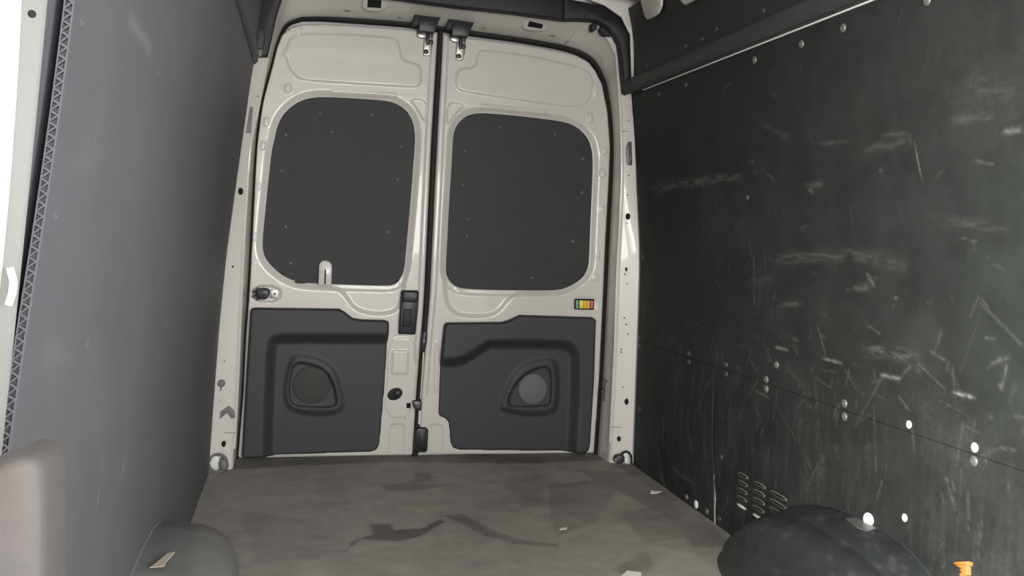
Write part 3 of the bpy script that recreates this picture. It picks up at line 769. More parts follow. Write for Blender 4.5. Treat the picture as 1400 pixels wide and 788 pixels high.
# ---- black header covers
hc = thing('trim_2', 'black plastic cover band along the header and down the frame corners', 'cover', (0, -.2, 1.9), kind='structure')
prism('corner_cover', [(0.477,2.001),(0.510,1.974),(0.606,1.967),(0.658,1.961),(0.735,1.920),(0.767,1.877),(0.788,1.817),(0.803,1.615),(0.781,1.604),(0.767,1.610),(0.753,1.692),(0.743,1.764),(0.731,1.812),(0.711,1.844),(0.675,1.878),(0.626,1.899),(0.546,1.896),(0.482,1.890)], .17, .222, 'cover', on_door, hc, .006)
prism('header_cover', [(0.481,1.890),(0.263,1.899),(0.019,1.902),(-0.174,1.909),(-0.391,1.917),(-0.588,1.923),(-0.604,2.002),(-0.337,2.019),(0.105,2.012),(0.476,2.002)], .17, .220, 'cover', on_door, hc, .005)
prism('corner_cover', [(-0.703,1.644),(-0.694,1.693),(-0.674,1.802),(-0.654,1.877),(-0.622,1.922),(-0.588,1.928),(-0.604,2.005),(-0.660,1.994),(-0.711,1.944),(-0.733,1.830),(-0.751,1.688),(-0.753,1.640)], .17, .215, 'board', on_door, hc, .006)
prism('cover_clip', [(-0.755,1.664),(-0.749,1.735),(-0.738,1.747),(-0.719,1.743),(-0.715,1.710),(-0.720,1.665)], .19, .232, 'plastic', on_door, hc, .004)
prism('cover_tab', [(-0.755,1.637),(-0.752,1.662),(-0.720,1.667),(-0.725,1.639)], .18, .226, 'grey', on_door, hc, .003)
prism('hanging_tab', chaikin([(0.615,1.898),(0.639,1.897),(0.640,1.866),(0.618,1.864)], 2), .14, .186, 'cover', on_door, hc, .002)
prism('hanging_tab', chaikin([(0.652,1.889),(0.709,1.857),(0.710,1.845),(0.680,1.849),(0.660,1.862)], 1), .14, .186, 'cover', on_door, hc, .002)

# ================================================================ REAR DOORS
def bead(P, poly, w=.007, rnd=2):
    return sm(sdf(chaikin(poly, rnd), P, .03), -w / 2, w / 2)

# ---------------- door 1 (left leaf)
d1 = thing('door_1', 'left rear door, white with black window board and latch handle', 'door', (-.40, 0, .02), kind='structure')
out1 = [(-0.794,0.009),(-0.779,0.289),(-0.774,0.514),(-0.764,0.704),(-0.756,0.990),(-0.749,1.309),(-0.730,1.490),(-0.695,1.635),(-0.677,1.720),(-0.656,1.772),(-0.620,1.805),(-0.571,1.822),(-0.491,1.832),(-0.292,1.838),(-0.104,1.841),(-0.010,1.840),(-0.013,1.742),(-0.022,1.353),(-0.029,0.722),(-0.033,0.595),(-0.048,0.306),(-0.056,0.009),(-0.070,0.005),(-0.446,0.006)]
win1 = [(-0.676,1.344),(-0.669,1.392),(-0.647,1.445),(-0.606,1.490),(-0.554,1.520),(-0.489,1.533),(-0.338,1.536),(-0.215,1.536),(-0.168,1.524),(-0.127,1.496),(-0.100,1.451),(-0.091,1.396),(-0.091,1.349),(-0.101,1.111),(-0.115,0.872),(-0.119,0.808),(-0.140,0.767),(-0.161,0.750),(-0.186,0.745),(-0.274,0.744),(-0.467,0.745),(-0.566,0.750),(-0.621,0.770),(-0.672,0.810),(-0.706,0.852),(-0.716,0.903),(-0.709,1.007),(-0.698,1.159),(-0.687,1.298)]
bead1 = [(-0.602,1.777),(-0.490,1.789),(-0.315,1.796),(-0.205,1.798),(-0.183,1.789),(-0.172,1.757),(-0.164,1.718),(-0.143,1.702),(-0.100,1.697),(-0.079,1.678),(-0.076,1.623),(-0.090,1.602),(-0.118,1.598),(-0.340,1.595),(-0.559,1.592),(-0.598,1.606),(-0.628,1.644),(-0.638,1.688),(-0.634,1.742)]
tri1 = [(-0.123,1.548),(-0.046,1.548),(-0.049,1.467),(-0.058,1.457),(-0.087,1.505)]
pock1 = [(-0.468,0.773),(-0.421,0.734),(-0.387,0.719),(-0.361,0.692),(-0.339,0.658),(-0.311,0.637),(-0.242,0.622),(-0.179,0.627),(-0.142,0.647),(-0.125,0.688),(-0.117,0.752),(-0.111,0.847),(-0.285,0.810)]
tabs1 = [([(-0.641,1.570),(-0.614,1.571),(-0.614,1.537),(-0.640,1.535)], .004), ([(-0.719,1.428),(-0.699,1.429),(-0.701,1.393),(-0.721,1.392)], .003), ([(-0.729,1.328),(-0.711,1.329),(-0.713,1.296),(-0.731,1.295)], .003), ([(-0.648,1.717),(-0.633,1.715),(-0.632,1.679),(-0.652,1.678)], .003), ([(-0.603,1.819),(-0.580,1.821),(-0.582,1.779),(-0.602,1.777)], .003)]
slots1 = [[(-0.159,-0.006),(-0.160,0.136),(-0.145,0.145),(-0.110,0.145),(-0.097,0.135),(-0.095,-0.007)], ]
rect1 = [(-0.158,0.468),(-0.092,0.466),(-0.092,0.367),(-0.161,0.366)]
band1 = [(-0.179,0.519),(-0.059,0.524),(-0.053,0.354),(-0.069,0.174),(-0.184,0.174),(-0.179,0.338)]
def h1(P, d):
    h = np.zeros(len(P))
    h -= .016 * sm(sdf(chaikin(win1, 2), P, .06), -.030, .004)
    h -= .009 * sm(sdf(chaikin(pock1, 1), P, .05), -.012, .014) * (1 - sm(sdf(win1, P, .06), -.02, 0))
    h += .006 * bead(P, bead1, .008)
    h -= .005 * bead(P, tri1, .007, 1)
    for t, a in tabs1: h += a * 1.5 * bead(P, t, .006, 1)
    h -= .006 * (1 - sm(line_d([(-0.008,1.851),(-0.013,1.742),(-0.022,1.353),(-0.029,0.722),(-0.040,0.434)], P, .06), .020, .029))
    for t in slots1: h -= .005 * bead(P, t, .008, 1)
    h += .005 * bead(P, rect1, .007, 0)
    h += .003 * bead(P, band1, .008, 1)
    h -= .010 * bead(P, [(-0.747,0.732),(-0.636,0.731),(-0.636,0.667),(-0.748,0.667)], .008, 1)
    h += .003 * sm(line_d([(-0.444,1.550),(-0.308,1.553),(-0.185,1.556)], P, .02), .012, .004)
    return h
relief('door_shell', out1, 'paint', on_door, d1, h1, cell=.0042, depth=.05, edge_r=.009)
wb1 = relief('window_board', offset_in(chaikin(win1, 2), .001), 'board', at_y(.012), d1, None, cell=.008, depth=.003)
for p in [(-0.493,1.465),(-0.280,1.471),(-0.445,1.389),(-0.630,1.366),(-0.160,1.206),(-0.644,1.216),(-0.620,0.983),(-0.196,0.979),(-0.598,0.830),(-0.152,1.346)]:
    place('screw', SC_GREY, (p[0], .0125, p[1]), (.3 * math.sin(p[0] * 99), -1, .3), wb1, .6)
lp1 = [(-.0, 0)]
pan1 = [(-0.754,0.628),(-0.748,0.639),(-0.735,0.642),(-0.392,0.645),(-0.370,0.633),(-0.335,0.607),(-0.301,0.601),(-0.199,0.600),(-0.183,0.594),(-0.180,0.575),(-0.181,0.525),(-0.184,0.341),(-0.198,0.073),(-0.203,0.045),(-0.215,0.029),(-0.237,0.021),(-0.598,0.013),(-0.768,0.010),(-0.775,0.018),(-0.772,0.092),(-0.764,0.369)]
rec1 = chaikin([(-0.694,-0.095),(-0.693,0.215),(-0.690,0.462),(-0.682,0.508),(-0.659,0.530),(-0.617,0.538),(-0.431,0.540),(0.037,0.544),(0.060,-0.112)], 1)
pod1 = chaikin([(-0.588,0.435),(-0.543,0.445),(-0.464,0.427),(-0.406,0.387),(-0.379,0.315),(-0.361,0.233),(-0.379,0.202),(-0.470,0.190),(-0.585,0.209),(-0.608,0.277)], 2)
podi1 = chaikin([(-0.578,0.411),(-0.518,0.411),(-0.448,0.387),(-0.407,0.328),(-0.386,0.240),(-0.404,0.221),(-0.513,0.221),(-0.583,0.231),(-0.594,0.308)], 2)
def hp1(P, d):
    r_ = sdf(rec1, P, .12)
    h = -.036 * sm(r_, -.006, .050)
    h += .010 * sm(sdf(pod1, P, .06), -.016, .018)
    h -= .013 * sm(sdf(podi1, P, .06), -.004, .006)
    return h
tp1 = relief('lower_trim_panel', pan1, 'plastic', at_y(-.004), d1, lambda P, d: .036 + hp1(P, d), cell=.0045, depth=.01, edge_r=.012)
sc1 = [(-0.498,0.315)][0]
prism('speaker_grille', ellipse(sc1[0], sc1[1], .077, .079, 36), -.004, .0045, 'meshd', at_y(-.004), tp1, .003)
# lock knob in its bezel
lk = prism('lock_knob', chaikin([(-0.737,0.709),(-0.731,0.721),(-0.716,0.723),(-0.699,0.725),(-0.678,0.719),(-0.679,0.692),(-0.692,0.678),(-0.715,0.676),(-0.733,0.685)], 1), -.01, .030, 'black', on_door, d1, .006)
for a in range(7):
    q = a / 7 * 2 * math.pi
    c = [(-0.722,0.699)][0]
    prism('knob_lobe', ellipse(c[0] + .020 * math.cos(q), c[1] + .022 * math.sin(q), .006, .006, 10), .0, .034, 'black', on_door, lk, .002)
prism('bezel_insert', [(-0.676,0.718),(-0.646,0.717),(-0.648,0.679),(-0.678,0.680)], -.010, -.004, 'steel', on_door, d1, .001)
place('screw', SC_GREY, ([(-0.658,0.700)][0][0], .003, [(-0.658,0.700)][0][1]), (0, -1, 0), d1, .5)
# slotted white hanger in front of the window board
ht = [(-0.481,0.742),(-0.481,0.823),(-0.477,0.837),(-0.467,0.845),(-0.452,0.847),(-0.436,0.840),(-0.428,0.827),(-0.427,0.815),(-0.428,0.744)]
hg = prism('slotted_tab', ht, .004, .012, 'paint', on_door, d1, .002)
prism('slot', [(-0.457,0.746),(-0.457,0.810),(-0.451,0.810),(-0.451,0.747)], .0, .0126, 'hole', on_door, hg, .0003)
# white plugs down the outer edge
for c, ru, rv in zip([(-0.733,1.145),(-0.744,0.934),(-0.740,0.828)], (.009, .009, .013), (.018, .019, .014)):
    prism('edge_plug', ellipse(c[0], c[1], ru, rv, 14), -.002, .005, 'cap', on_door, d1, .003)
# inner latch handle
lh = prism('latch_handle', [(-0.137,0.541),(-0.137,0.596),(-0.134,0.678),(-0.132,0.725),(-0.126,0.730),(-0.063,0.731),(-0.057,0.725),(-0.059,0.645),(-0.065,0.550),(-0.070,0.540)], .0, .030, 'black', on_door, d1, .005)
prism('latch_pad', [(-0.130,0.682),(-0.129,0.726),(-0.124,0.729),(-0.068,0.729),(-0.061,0.724),(-0.063,0.680)], .02, .042, 'black', on_door, lh, .006)
prism('latch_lever', [(-0.123,0.575),(-0.121,0.650),(-0.085,0.651),(-0.085,0.575)], .02, .036, 'cover', on_door, lh, .004)
# grommet
gr = prism('grommet', ellipse(*[(-0.143,0.277)][0], .034, .026, 20, .45), .0, .006, 'rubber', on_door, d1, .003)
prism('grommet_plug', ellipse(*[(-0.133,0.282)][0], .013, .013, 14), .0, .018, 'black', on_door, gr, .004)
# striker at the seam
stp = prism('latch_bolt', [(-0.092,0.237),(-0.073,0.239),(-0.072,0.214),(-0.091,0.215)], .0, .004, 'hole', on_door, d1, .001)
prism('latch_hook', [(-0.068,0.249),(-0.042,0.252),(-0.026,0.242),(-0.028,0.210),(-0.051,0.210),(-0.064,0.226)], .0, .022, 'dsteel', on_door, stp, .004)
holes(d1, [(-0.095,0.171),(-0.150,0.497)], -.001, .6)

# ---------------- door 2 (right leaf)
d2 = thing('door_2', 'right rear door, white with black window board and yellow lock slider', 'door', (.38, 0, .02), kind='structure')
out2 = [(-0.031,0.008),(-0.026,0.306),(-0.004,0.723),(0.004,1.355),(0.010,1.744),(0.012,1.835),(0.133,1.827),(0.354,1.820),(0.523,1.806),(0.608,1.793),(0.667,1.769),(0.703,1.731),(0.736,1.675),(0.768,1.554),(0.788,1.402),(0.789,1.235),(0.786,0.985),(0.787,0.743),(0.787,0.351),(0.778,0.003),(0.357,0.003)]
win2 = [(0.071,1.359),(0.072,1.412),(0.086,1.454),(0.120,1.491),(0.168,1.511),(0.268,1.513),(0.427,1.508),(0.581,1.499),(0.640,1.474),(0.686,1.432),(0.706,1.381),(0.713,1.316),(0.714,1.150),(0.715,0.900),(0.714,0.854),(0.692,0.807),(0.632,0.764),(0.572,0.744),(0.426,0.740),(0.231,0.738),(0.123,0.741),(0.086,0.764),(0.066,0.795),(0.060,0.830),(0.063,0.957),(0.065,1.119),(0.070,1.280)]
bead2 = [(0.183,1.779),(0.356,1.773),(0.499,1.759),(0.610,1.742),(0.664,1.724),(0.687,1.697),(0.688,1.633),(0.662,1.582),(0.612,1.563),(0.424,1.573),(0.116,1.594),(0.084,1.604),(0.072,1.628),(0.077,1.675),(0.097,1.692),(0.141,1.696),(0.161,1.713),(0.164,1.763)]
tri2 = [(0.040,1.546),(0.121,1.542),(0.087,1.510),(0.051,1.456),(0.041,1.460)]
pock2 = [(0.057,0.788),(0.061,0.715),(0.079,0.658),(0.117,0.626),(0.183,0.621),(0.258,0.624),(0.307,0.648),(0.341,0.696),(0.377,0.726),(0.413,0.737),(0.357,0.797)]
slots2 = [[(0.014,-0.009),(0.013,0.128),(0.025,0.141),(0.058,0.141),(0.073,0.131),(0.079,-0.010)]]
thin2 = [(0.022,0.509),(0.041,0.509),(0.043,0.283),(0.027,0.283)]
tabs2 = [([(0.702,1.676),(0.716,1.670),(0.715,1.619),(0.698,1.617)], .003), ([(0.671,1.544),(0.695,1.546),(0.697,1.501),(0.673,1.499)], .004), ([(0.743,1.393),(0.771,1.395),(0.769,1.362),(0.741,1.360)], .004),
         ([(0.744,1.302),(0.765,1.300),(0.770,1.277),(0.764,1.260),(0.743,1.259)], .004), ([(0.751,1.132),(0.770,1.133),(0.771,1.103),(0.752,1.102)], .003), ([(0.748,0.931),(0.759,0.931),(0.757,0.891),(0.747,0.891)], .003), ([(0.736,0.821),(0.757,0.822),(0.758,0.795),(0.738,0.795)], .003)]
def h2(P, d):
    h = np.zeros(len(P))
    h -= .016 * sm(sdf(chaikin(win2, 2), P, .06), -.030, .004)
    h -= .009 * sm(sdf(chaikin(pock2, 1), P, .05), -.012, .014) * (1 - sm(sdf(win2, P, .06), -.02, 0))
    h += .006 * bead(P, bead2, .008)
    h -= .005 * bead(P, tri2, .007, 1)
    for t, a in tabs2: h += a * 1.5 * bead(P, t, .006, 1)
    h -= .006 * (1 - sm(line_d([(0.010,1.837),(0.010,1.744),(0.004,1.355),(-0.004,0.723),(-0.021,0.435),(-0.028,0.274)], P, .06), .020, .029))
    for t in slots2: h -= .005 * bead(P, t, .008, 1)
    h += .003 * bead(P, thin2, .006, 1)
    h -= .004 * bead(P, [(0.645,0.718),(0.752,0.719),(0.755,0.657),(0.648,0.655)], .008, 1)
    h += .003 * sm(line_d([(0.196,1.537),(0.326,1.533),(0.476,1.528)], P, .02), .012, .004)
    return h
relief('door_shell', out2, 'paint', on_door, d2, h2, cell=.0042, depth=.05, edge_r=.009)
wb2 = relief('window_board', offset_in(chaikin(win2, 2), .001), 'board', at_y(.012), d2, None, cell=.008, depth=.003)
for p in [(0.279,1.455),(0.529,1.442),(0.128,1.344),(0.663,1.340),(0.123,1.198),(0.667,1.190),(0.151,0.977),(0.633,0.969),(0.453,0.799),(0.152,1.047)]:
    place('screw', SC_GREY, (p[0], .0125, p[1]), (.3 * math.sin(p[0] * 99), -1, .3), wb2, .6)
pan2 = [(0.058,0.573),(0.062,0.589),(0.073,0.594),(0.318,0.601),(0.354,0.613),(0.396,0.634),(0.459,0.633),(0.732,0.630),(0.747,0.619),(0.748,0.511),(0.751,0.354),(0.746,0.049),(0.740,0.022),(0.725,0.010),(0.452,0.016),(0.147,0.024),(0.117,0.034),(0.104,0.063),(0.099,0.115),(0.093,0.148),(0.080,0.164),(0.053,0.177),(0.046,0.193),(0.046,0.342),(0.049,0.445)]
rec2 = chaikin([(-0.087,0.440),(0.047,0.441),(0.127,0.445),(0.166,0.465),(0.236,0.514),(0.265,0.526),(0.569,0.527),(0.631,0.521),(0.666,0.490),(0.684,0.441),(0.688,0.277),(0.688,0.033),(0.685,-0.126),(-0.068,-0.109)], 1)
pod2 = chaikin([(0.327,0.218),(0.341,0.277),(0.377,0.363),(0.435,0.419),(0.536,0.439),(0.570,0.426),(0.583,0.377),(0.589,0.234),(0.567,0.191),(0.459,0.185),(0.344,0.205)], 2)
podi2 = chaikin([(0.350,0.222),(0.379,0.313),(0.437,0.376),(0.520,0.406),(0.548,0.393),(0.558,0.327),(0.558,0.238),(0.542,0.224),(0.444,0.221)], 2)
def hp2(P, d):
    r_ = sdf(rec2, P, .12)
    h = -.036 * sm(r_, -.006, .050)
    h += .010 * sm(sdf(pod2, P, .06), -.016, .018)
    h -= .013 * sm(sdf(podi2, P, .06), -.004, .006)
    return h
tp2 = relief('lower_trim_panel', pan2, 'plastic', at_y(-.004), d2, lambda P, d: .036 + hp2(P, d), cell=.0045, depth=.01, edge_r=.012)
sc2 = [(0.472,0.300)][0]
prism('speaker_grille', ellipse(sc2[0], sc2[1], .066, .069, 36), -.004, .0045, 'mesh', at_y(-.004), tp2, .003)
# lock slider with green and red ends
sw = prism('lock_switch', [(0.650,0.711),(0.743,0.712),(0.744,0.662),(0.651,0.662)], -.006, .002, 'hole', on_door, d2, .001)
prism('green_end', [(0.655,0.706),(0.669,0.707),(0.670,0.665),(0.656,0.665)], .001, .0035, 'green', on_door, sw, .0005)
prism('red_end', [(0.725,0.706),(0.740,0.707),(0.740,0.666),(0.726,0.666)], .001, .0035, 'red', on_door, sw, .0005)
prism('slider_track', [(0.673,0.704),(0.722,0.703),(0.722,0.668),(0.674,0.668)], .001, .004, 'pyellow', on_door, sw, .0005)
prism('slider_knob', [(0.689,0.701),(0.714,0.701),(0.714,0.671),(0.689,0.671)], .003, .010, 'yellow', on_door, sw, .003)
for k in range(4):
    for nm, base, mm in (('green_print', [(0.663,0.702),(0.664,0.669)], 'lgreen'), ('red_print', [(0.733,0.702),(0.733,0.670)], 'lred')):
        x = base[0][0] + (base[1][0] - base[0][0]) * (k + .5) / 4; z = base[0][1] + (base[1][1] - base[0][1]) * (k + .5) / 4
        prism(nm, rect(x - .0042, z - .0030, x + .0042, z + .0030), .003, .0039, mm, on_door, sw, .0002)
# bumper block, cable latch and rod at the seam
bb = prism('seam_bumper', [(-0.052,0.028),(-0.051,0.123),(-0.038,0.133),(-0.003,0.131),(0.005,0.123),(0.004,0.032),(-0.006,0.024)], .0, .030, 'black', on_door, d2, .005)
prism('bumper_rib', [(-0.035,0.047),(-0.034,0.121),(-0.029,0.121),(-0.030,0.047)], .02, .033, 'cover', on_door, bb, .001)
la = prism('seam_latch', [(-0.040,0.466),(-0.036,0.514),(-0.034,0.552),(-0.018,0.556),(-0.013,0.546),(-0.016,0.501),(-0.024,0.463)], .0, .026, 'black', on_door, d2, .004)
prism('latch_plate', [(-0.035,0.502),(-0.031,0.525),(-0.021,0.519),(-0.025,0.496)], .02, .030, 'dsteel', on_door, la, .001)
tube('latch_rod', [(x, -.012, z) for x, z in [(-0.026,0.462),(-0.029,0.356),(-0.033,0.259)]], .0045, 'steel', d2)
tube('latch_rod', [(x, -.012, z) for x, z in [(-0.033,0.205),(-0.034,0.147)]], .0055, 'cap', d2)
# rubber seal down the meeting edge
sl = chaikin([(0.001,1.858),(0.001,1.743),(-0.009,1.354),(-0.015,0.723),(-0.020,0.595),(-0.037,0.306),(-0.044,0.002)], 2, False)
SA = resample(sl, 60)
loft('meeting_seal', [np.stack([SA[:, 0] + a, np.full(60, b), SA[:, 1]], 1) for a, b in ((-.016, .03), (-.012, .004), (-.006, -.003), (.004, -.004), (.010, .002), (.013, .03))], 'rubber', d1, sharp=60)
# outer door skins
box('outer_skin', -.86, .052, -.05, SA[:, 0].min() - .0, .07, 2.05, 'skin', d1, 0)
box('outer_skin', SA[:, 0].min() + .001, .052, -.05, .88, .07, 2.05, 'skin', d2, 0)

# ---------------- upper door latches over the seam
def upper_latch(label, dx_pts):
    c0, c1, br, hook, bolts, ear = dx_pts
    t = thing('upper_latch', label, 'latch', (c1[0][0], -.02, c1[0][1]), 'upper latches at the door seam')
    cv = prism('latch_cover', c1, -.0, .070, 'black', on_door, t, .003)
    prism('cover_flange', c0, .030, .060, 'cover', on_door, cv, .003)
    b = prism('latch_bracket', br, .0, .016, 'steel', on_door, t, .002)
    prism('bracket_ear', ear, .002, .022, 'steel', on_door, b, .003)
    prism('latch_claw', hook, .010, .030, 'black', on_door, b, .003)
    for k, (x, z) in enumerate(bolts):
        place('bolt', SC_BLACK, (x, -.016, z), (0, -1, 0), b, .9 if k < 2 else 1.0)
    return t
L_ = ([(-0.129,1.842),(-0.120,1.889),(-0.010,1.887),(-0.023,1.860),(-0.031,1.848),(-0.102,1.847)], [(-0.102,1.825),(-0.101,1.875),(-0.087,1.880),(-0.024,1.880),(-0.027,1.839),(-0.036,1.820),(-0.051,1.820),(-0.098,1.822)],
      [(-0.072,1.762),(-0.070,1.812),(-0.065,1.825),(-0.033,1.828),(-0.036,1.763),(-0.044,1.733),(-0.071,1.733)], [(-0.066,1.823),(-0.050,1.824),(-0.050,1.779),(-0.060,1.775),(-0.065,1.793)], [(-0.043,1.820),(-0.041,1.790),(-0.061,1.748)], [(-0.102,1.823),(-0.063,1.823),(-0.062,1.807),(-0.081,1.802),(-0.100,1.808)])
R_ = ([(0.013,1.845),(0.026,1.885),(0.134,1.879),(0.121,1.852),(0.114,1.839),(0.048,1.839)], [(0.038,1.816),(0.039,1.866),(0.056,1.872),(0.120,1.870),(0.119,1.830),(0.108,1.816),(0.093,1.816),(0.042,1.814)],
      [(0.068,1.756),(0.070,1.806),(0.077,1.821),(0.109,1.823),(0.107,1.757),(0.097,1.726),(0.071,1.726)], [(0.076,1.820),(0.091,1.821),(0.092,1.774),(0.082,1.770),(0.077,1.786)], [(0.099,1.814),(0.100,1.783),(0.080,1.741)], [(0.039,1.820),(0.079,1.819),(0.079,1.802),(0.061,1.797),(0.041,1.805)])
upper_latch('black capped upper latch on the left door, just left of the seam', L_)
upper_latch('black capped upper latch on the right door, just right of the seam', R_)

# ================================================================ THINGS
# ---- wheel arch covers
def arch(label, sgn, xf, ya, yb, xin, top, m, drop):
    """rounded wheel housing cover; ya rear end, yb front end on the wall"""
    t = thing('wheel_arch_cover', label, 'wheel arch', (sgn * .77, (ya + yb) / 2, 0), 'wheel arch covers')
    ny, nx = 200, 100
    V, tone = [], []
    py = np.array([-1.235, -1.39, -1.53, -1.645, -1.77, -1.905, -2.05, -2.15, -2.28, -2.42])[::-1]
    pz = np.array([0, .112, .200, .246, .270, .276, .268, .235, .14, 0])[::-1] * top / .276
    qy = np.array([-1.235, -1.29, -1.36, -1.46, -1.58, -1.70, -1.9, -2.1, -2.22, -2.32, -2.38, -2.42])[::-1]
    qx = np.array([.872, .80, .752, .712, .685, .670, .664, .668, .69, .73, .79, .872])[::-1] - .664 + xin
    ys_ = -1.235 - 1.185 * (.5 - .5 * np.cos(np.pi * np.arange(ny + 1) / ny))
    def soft(y, a, b): return np.mean([np.interp(y + e, a, b) for e in np.linspace(-.035, .035, 9)], 0)
    for i in range(ny + 1):
        y = ys_[i]
        H = float(soft(y, py, pz)) if 0 < i < ny else 0.0
        xi = min(float(soft(y, qy, qx)), xf(0) - .012)
        for j in range(nx + 1):
            a = j / nx
            W = xf(H) - xi
            Hs = H * drop                                   # the top falls a little towards the load bay
            r = min(.11, Hs * .75 + .0005, W * .8)
            if a < .40:
                q = a / .40; x = xf(H) + .004 - (W - r + .004) * q; z = H + (Hs - H) * q * q
            elif a < .78:
                q = (a - .40) / .38 * math.pi / 2
                x = xi + r - r * math.sin(q); z = Hs - r + r * math.cos(q)
            else:
                q = (a - .78) / .22; x = xi - .015 * q; z = (Hs - r) * (1 - q)
            V.append((sgn * x, y, max(z, .0005)))
    F = [(i * (nx + 1) + j, i * (nx + 1) + j + 1, (i + 1) * (nx + 1) + j + 1, (i + 1) * (nx + 1) + j) for i in range(ny) for j in range(nx)]
    o = mesh('arch_shell', V, F, m, t, True)
    P = np.array(V)
    g = np.random.default_rng(3)
    tv = np.zeros(len(P))
    for _ in range(420):
        c = P[g.integers(len(P))]; L = g.uniform(.003, .008)
        d = np.linalg.norm((P - c) * [1, .6, 1], axis=1)
        tv = np.maximum(tv, g.uniform(.03, .13) * np.exp(-(d / L) ** 2))
    at = o.data.attributes.new('wear', 'FLOAT', 'POINT'); at.data.foreach_set('value', tv.astype(np.float32))
    # flange where the cover meets the wall
    edge = [V[i * (nx + 1)] for i in range(ny + 1)]
    tube('wall_flange', [(x - sgn * .004, y, z) for x, y, z in edge[2:-2]], .005, m, t, 6)
    return t
M['archg'] = mat('hazed_arch_plastic', (0.125, 0.120, 0.115), 0.6, noise=0.12, nscale=14, bump=0.15, bscale=260)  # arch plastic lightened so the left-hand haze sits in its colour
ar_r = arch('black plastic wheel arch cover at the foot of the scuffed right wall', 1, xr, -1.21, -2.30, .664, .288, 'arch', .90)
ar_l = arch('wheel arch cover painted hazy grey at the foot of the plain left wall', -1, xl, -1.21, -2.30, .680, .292, 'archg', .985)
for t in (ar_r, ar_l):
    for c in t.children:
        if 'wear' not in c.data.attributes:
            c.data.attributes.new('wear', 'FLOAT', 'POINT')
cap_p = [(-1.913,0.296)][0]
wc = place('white_cap', CAP_WHITE, (xr(cap_p[1]) - .004, cap_p[0], cap_p[1]), (-1, -.15, .05), None, 1.0)
tag(wc, 'large white round plug on the right wall just above the wheel arch', 'plug')
pc = [(-0.875,0.024)][0]
wc2 = place('white_cap', CAP_WHITE, (xr(pc[1]), pc[0], pc[1]), (-1, 0, 0), None, .85)
tag(wc2, 'white oval plug low on the right wall near the floor, left of the joint', 'plug')
# torn label on the arch
lab = thing('torn_label', 'torn pale label stuck on top of the right wheel arch below the white plug', 'label', (.80, -1.80, .29))
lv = [(x, y, .280 + .09 * (x - .80)) for x, y in [(0.847,-1.862),(0.880,-1.865),(0.883,-1.948),(0.845,-1.961),(0.835,-1.932)]]
lv2 = [(x, y, z - .002) for x, y, z in lv]
mesh('label_paper', lv + lv2, [(0, 1, 2, 3, 4), (9, 8, 7, 6, 5)] + [(i, (i + 1) % 5, 5 + (i + 1) % 5, 5 + i) for i in range(5)], 'gscrew', lab, False)

# ---- litter
def scrap(name, label, cx, cy, pts, z, material, cat='scrap', group=None):
    n = len(pts)
    V = [(cx + x, cy + y, z + .0015 + c) for x, y, c in pts] + [(cx + x, cy + y, z + .0003 + c * .8) for x, y, c in pts]
    F = [tuple(range(n)), tuple(range(2 * n - 1, n - 1, -1))] + [(i, (i + 1) % n, n + (i + 1) % n, n + i) for i in range(n)]
    o = mesh(name, V, F, material, None, False)
    return tag(o, label, cat, group)
f1, f2, f3, f4 = [(0.820,-0.633),(0.332,-1.029),(0.407,-1.454),(0.869,-1.108)]
g_ = 'paper scraps on the floor'
scrap('paper_scrap', 'white paper scrap on the floor by the right wall', f1[0], f1[1], [(-.022, -.014, 0), (.004, -.020, .003), (.026, -.006, .006), (.020, .014, .001), (-.010, .016, .004)], 0, 'paper', group=g_)
scrap('paper_scrap', 'tiny white paper scrap on the middle of the floor', f2[0], f2[1], [(-.016, -.008, 0), (.008, -.010, .002), (.016, .004, .003), (-.004, .010, .001)], 0, 'paper', group=g_)
scrap('paper_scrap', 'white paper scrap on the floor close beside the right wheel arch', f3[0], f3[1], [(-.040, -.03, 0), (.03, -.035, .002), (.042, .0, .004), (.006, .020, .003)], 0, 'paper', group=g_)
lsx, lsy = -.80, -1.93
scrap('tan_scrap', 'creased tan card scrap on the left wheel arch cover', *[(-0.823,-2.013)][0], [(-.018, -.026, .0), (.010, -.026, .002), (.012, .0, .004), (.022, .036, .009), (.008, .034, .007), (-.004, .006, .003)], .290, 'tan')
op = [(-2.267,0.300)][0]
ot = thing('orange_clip', 'small orange broken clip on the lower right wall in front of the wheel arch', 'clip', (.87, op[0], op[1]))
prism('clip_body', [(-2.246,0.305),(-2.283,0.319),(-2.284,0.311),(-2.278,0.307),(-2.281,0.289),(-2.260,0.278),(-2.257,0.285),(-2.263,0.290),(-2.256,0.293),(-2.262,0.298),(-2.246,0.297)], 0, .012, 'orange', on_right, ot, .002)
prism('clip_lip', [(-2.246,0.307),(-2.285,0.322),(-2.286,0.315),(-2.246,0.301)], .008, .018, 'orange', on_right, ot, .002)

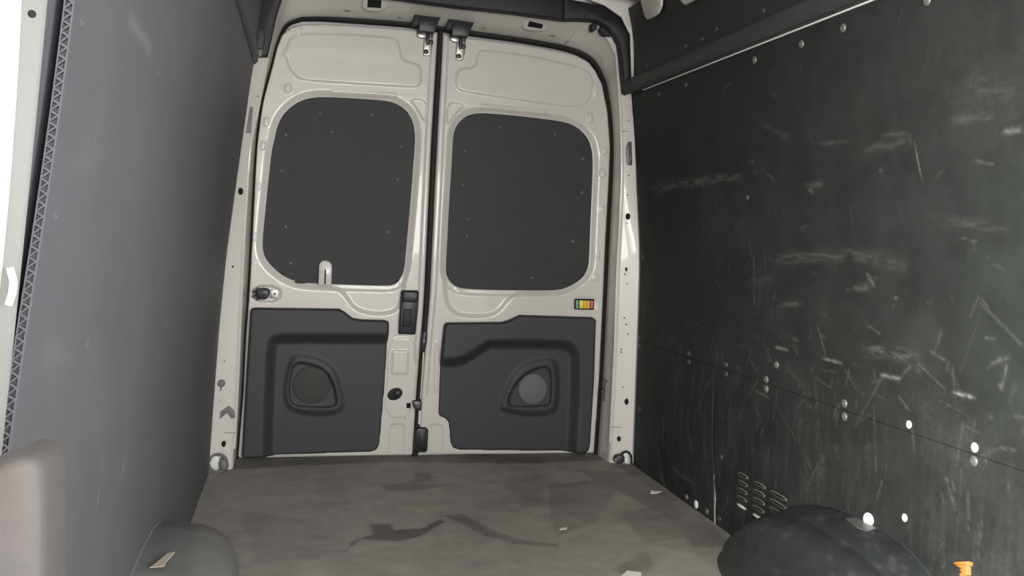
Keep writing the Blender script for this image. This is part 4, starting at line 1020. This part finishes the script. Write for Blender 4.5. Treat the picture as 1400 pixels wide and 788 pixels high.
# ---- tie-down points at the feet of the uprights
def ring_pts(c, r, tilt, n=20, a0=0, a1=2 * math.pi):
    return [(c[0] + r * math.cos(a) , c[1] + r * math.sin(a) * math.sin(tilt), c[2] + r * math.sin(a) * math.cos(tilt)) for a in np.linspace(a0, a1, n)]
tl = thing('tie_down', 'grey tie-down loop at the foot of the left door upright', 'tie-down', (-.86, -.2, 0), 'tie-downs at the door uprights')
cl = [(-0.856,0.034)][0]
tube('loop', ring_pts((cl[0], -.20, cl[1] + .002), .034, .25), .006, 'grey', tl)
prism('white_disc', ellipse(cl[0] - .012, cl[1], .022, .03, 18), .185, .197, 'cap', on_door, tl, .003)
prism('anchor_block', chaikin([(-0.849,0.011),(-0.853,0.046),(-0.837,0.058),(-0.817,0.040),(-0.816,0.007)], 1), .180, .215, 'grey', on_door, tl, .006)
tr = thing('tie_down', 'black tie-down loop with white strap at the foot of the right door upright', 'tie-down', (.86, -.2, 0), 'tie-downs at the door uprights')
cr = [(0.847,0.031)][0]
tube('loop', [(x, -.215, z) for x, z in chaikin([(0.826,0.045),(0.836,0.058),(0.856,0.064),(0.874,0.047),(0.878,0.021),(0.879,0.005)], 2, False)], .005, 'rubber', tr)
prism('white_strap', chaikin([(0.848,0.009),(0.843,0.051),(0.860,0.054),(0.871,0.028),(0.866,0.005)], 1), .190, .205, 'cap', on_door, tr, .003)
prism('anchor_block', chaikin([(0.804,0.009),(0.803,0.035),(0.823,0.048),(0.847,0.044),(0.848,0.009)], 1), .185, .215, 'dsteel', on_door, tr, .005)
place('bolt', SC_GREY, (cr[0] - .040, -.217, cr[1] - .004), (0, -1, .1), tr, .8)

# ---- seat at the near left corner
st = thing('seat', 'grey cloth seat back at the bottom left corner, beside the left wall', 'seat', (-.82, -3.3, 0))
SO = np.array([(-0.799,0.795),(-0.785,0.806),(-0.771,0.811),(-0.764,0.815),(-0.756,0.817),(-0.750,0.816),(-0.745,0.814),(-0.742,0.808),(-0.741,0.798),(-0.740,0.776),(-0.740,0.728)])
SO = np.concatenate([SO, [(SO[-1][0], .45), (-.895, .45), (-.895, SO[0][1])]])
rings = []
for y_, b in ((-3.253, .006), (-3.250, .0025), (-3.243, .0005), (-3.235, 0), (-3.19, 0), (-3.18, .003), (-3.177, .006)):
    q = offset_in(SO, b)
    rings.append(np.stack([q[:, 0], y_ + 0 * q[:, 0], q[:, 1]], 1))
loft('seat_back', rings, 'seat', st, True, True, 70)
prism('seat_cushion', chaikin(rect(-.895, -3.75, SO[:, 0].max() + .01, -3.20), 2), .30, .45, 'seat', on_floor, st, .03)
box('seat_base', -.88, -3.70, -.01, -.77, -3.24, .31, 'grey', st, .01)
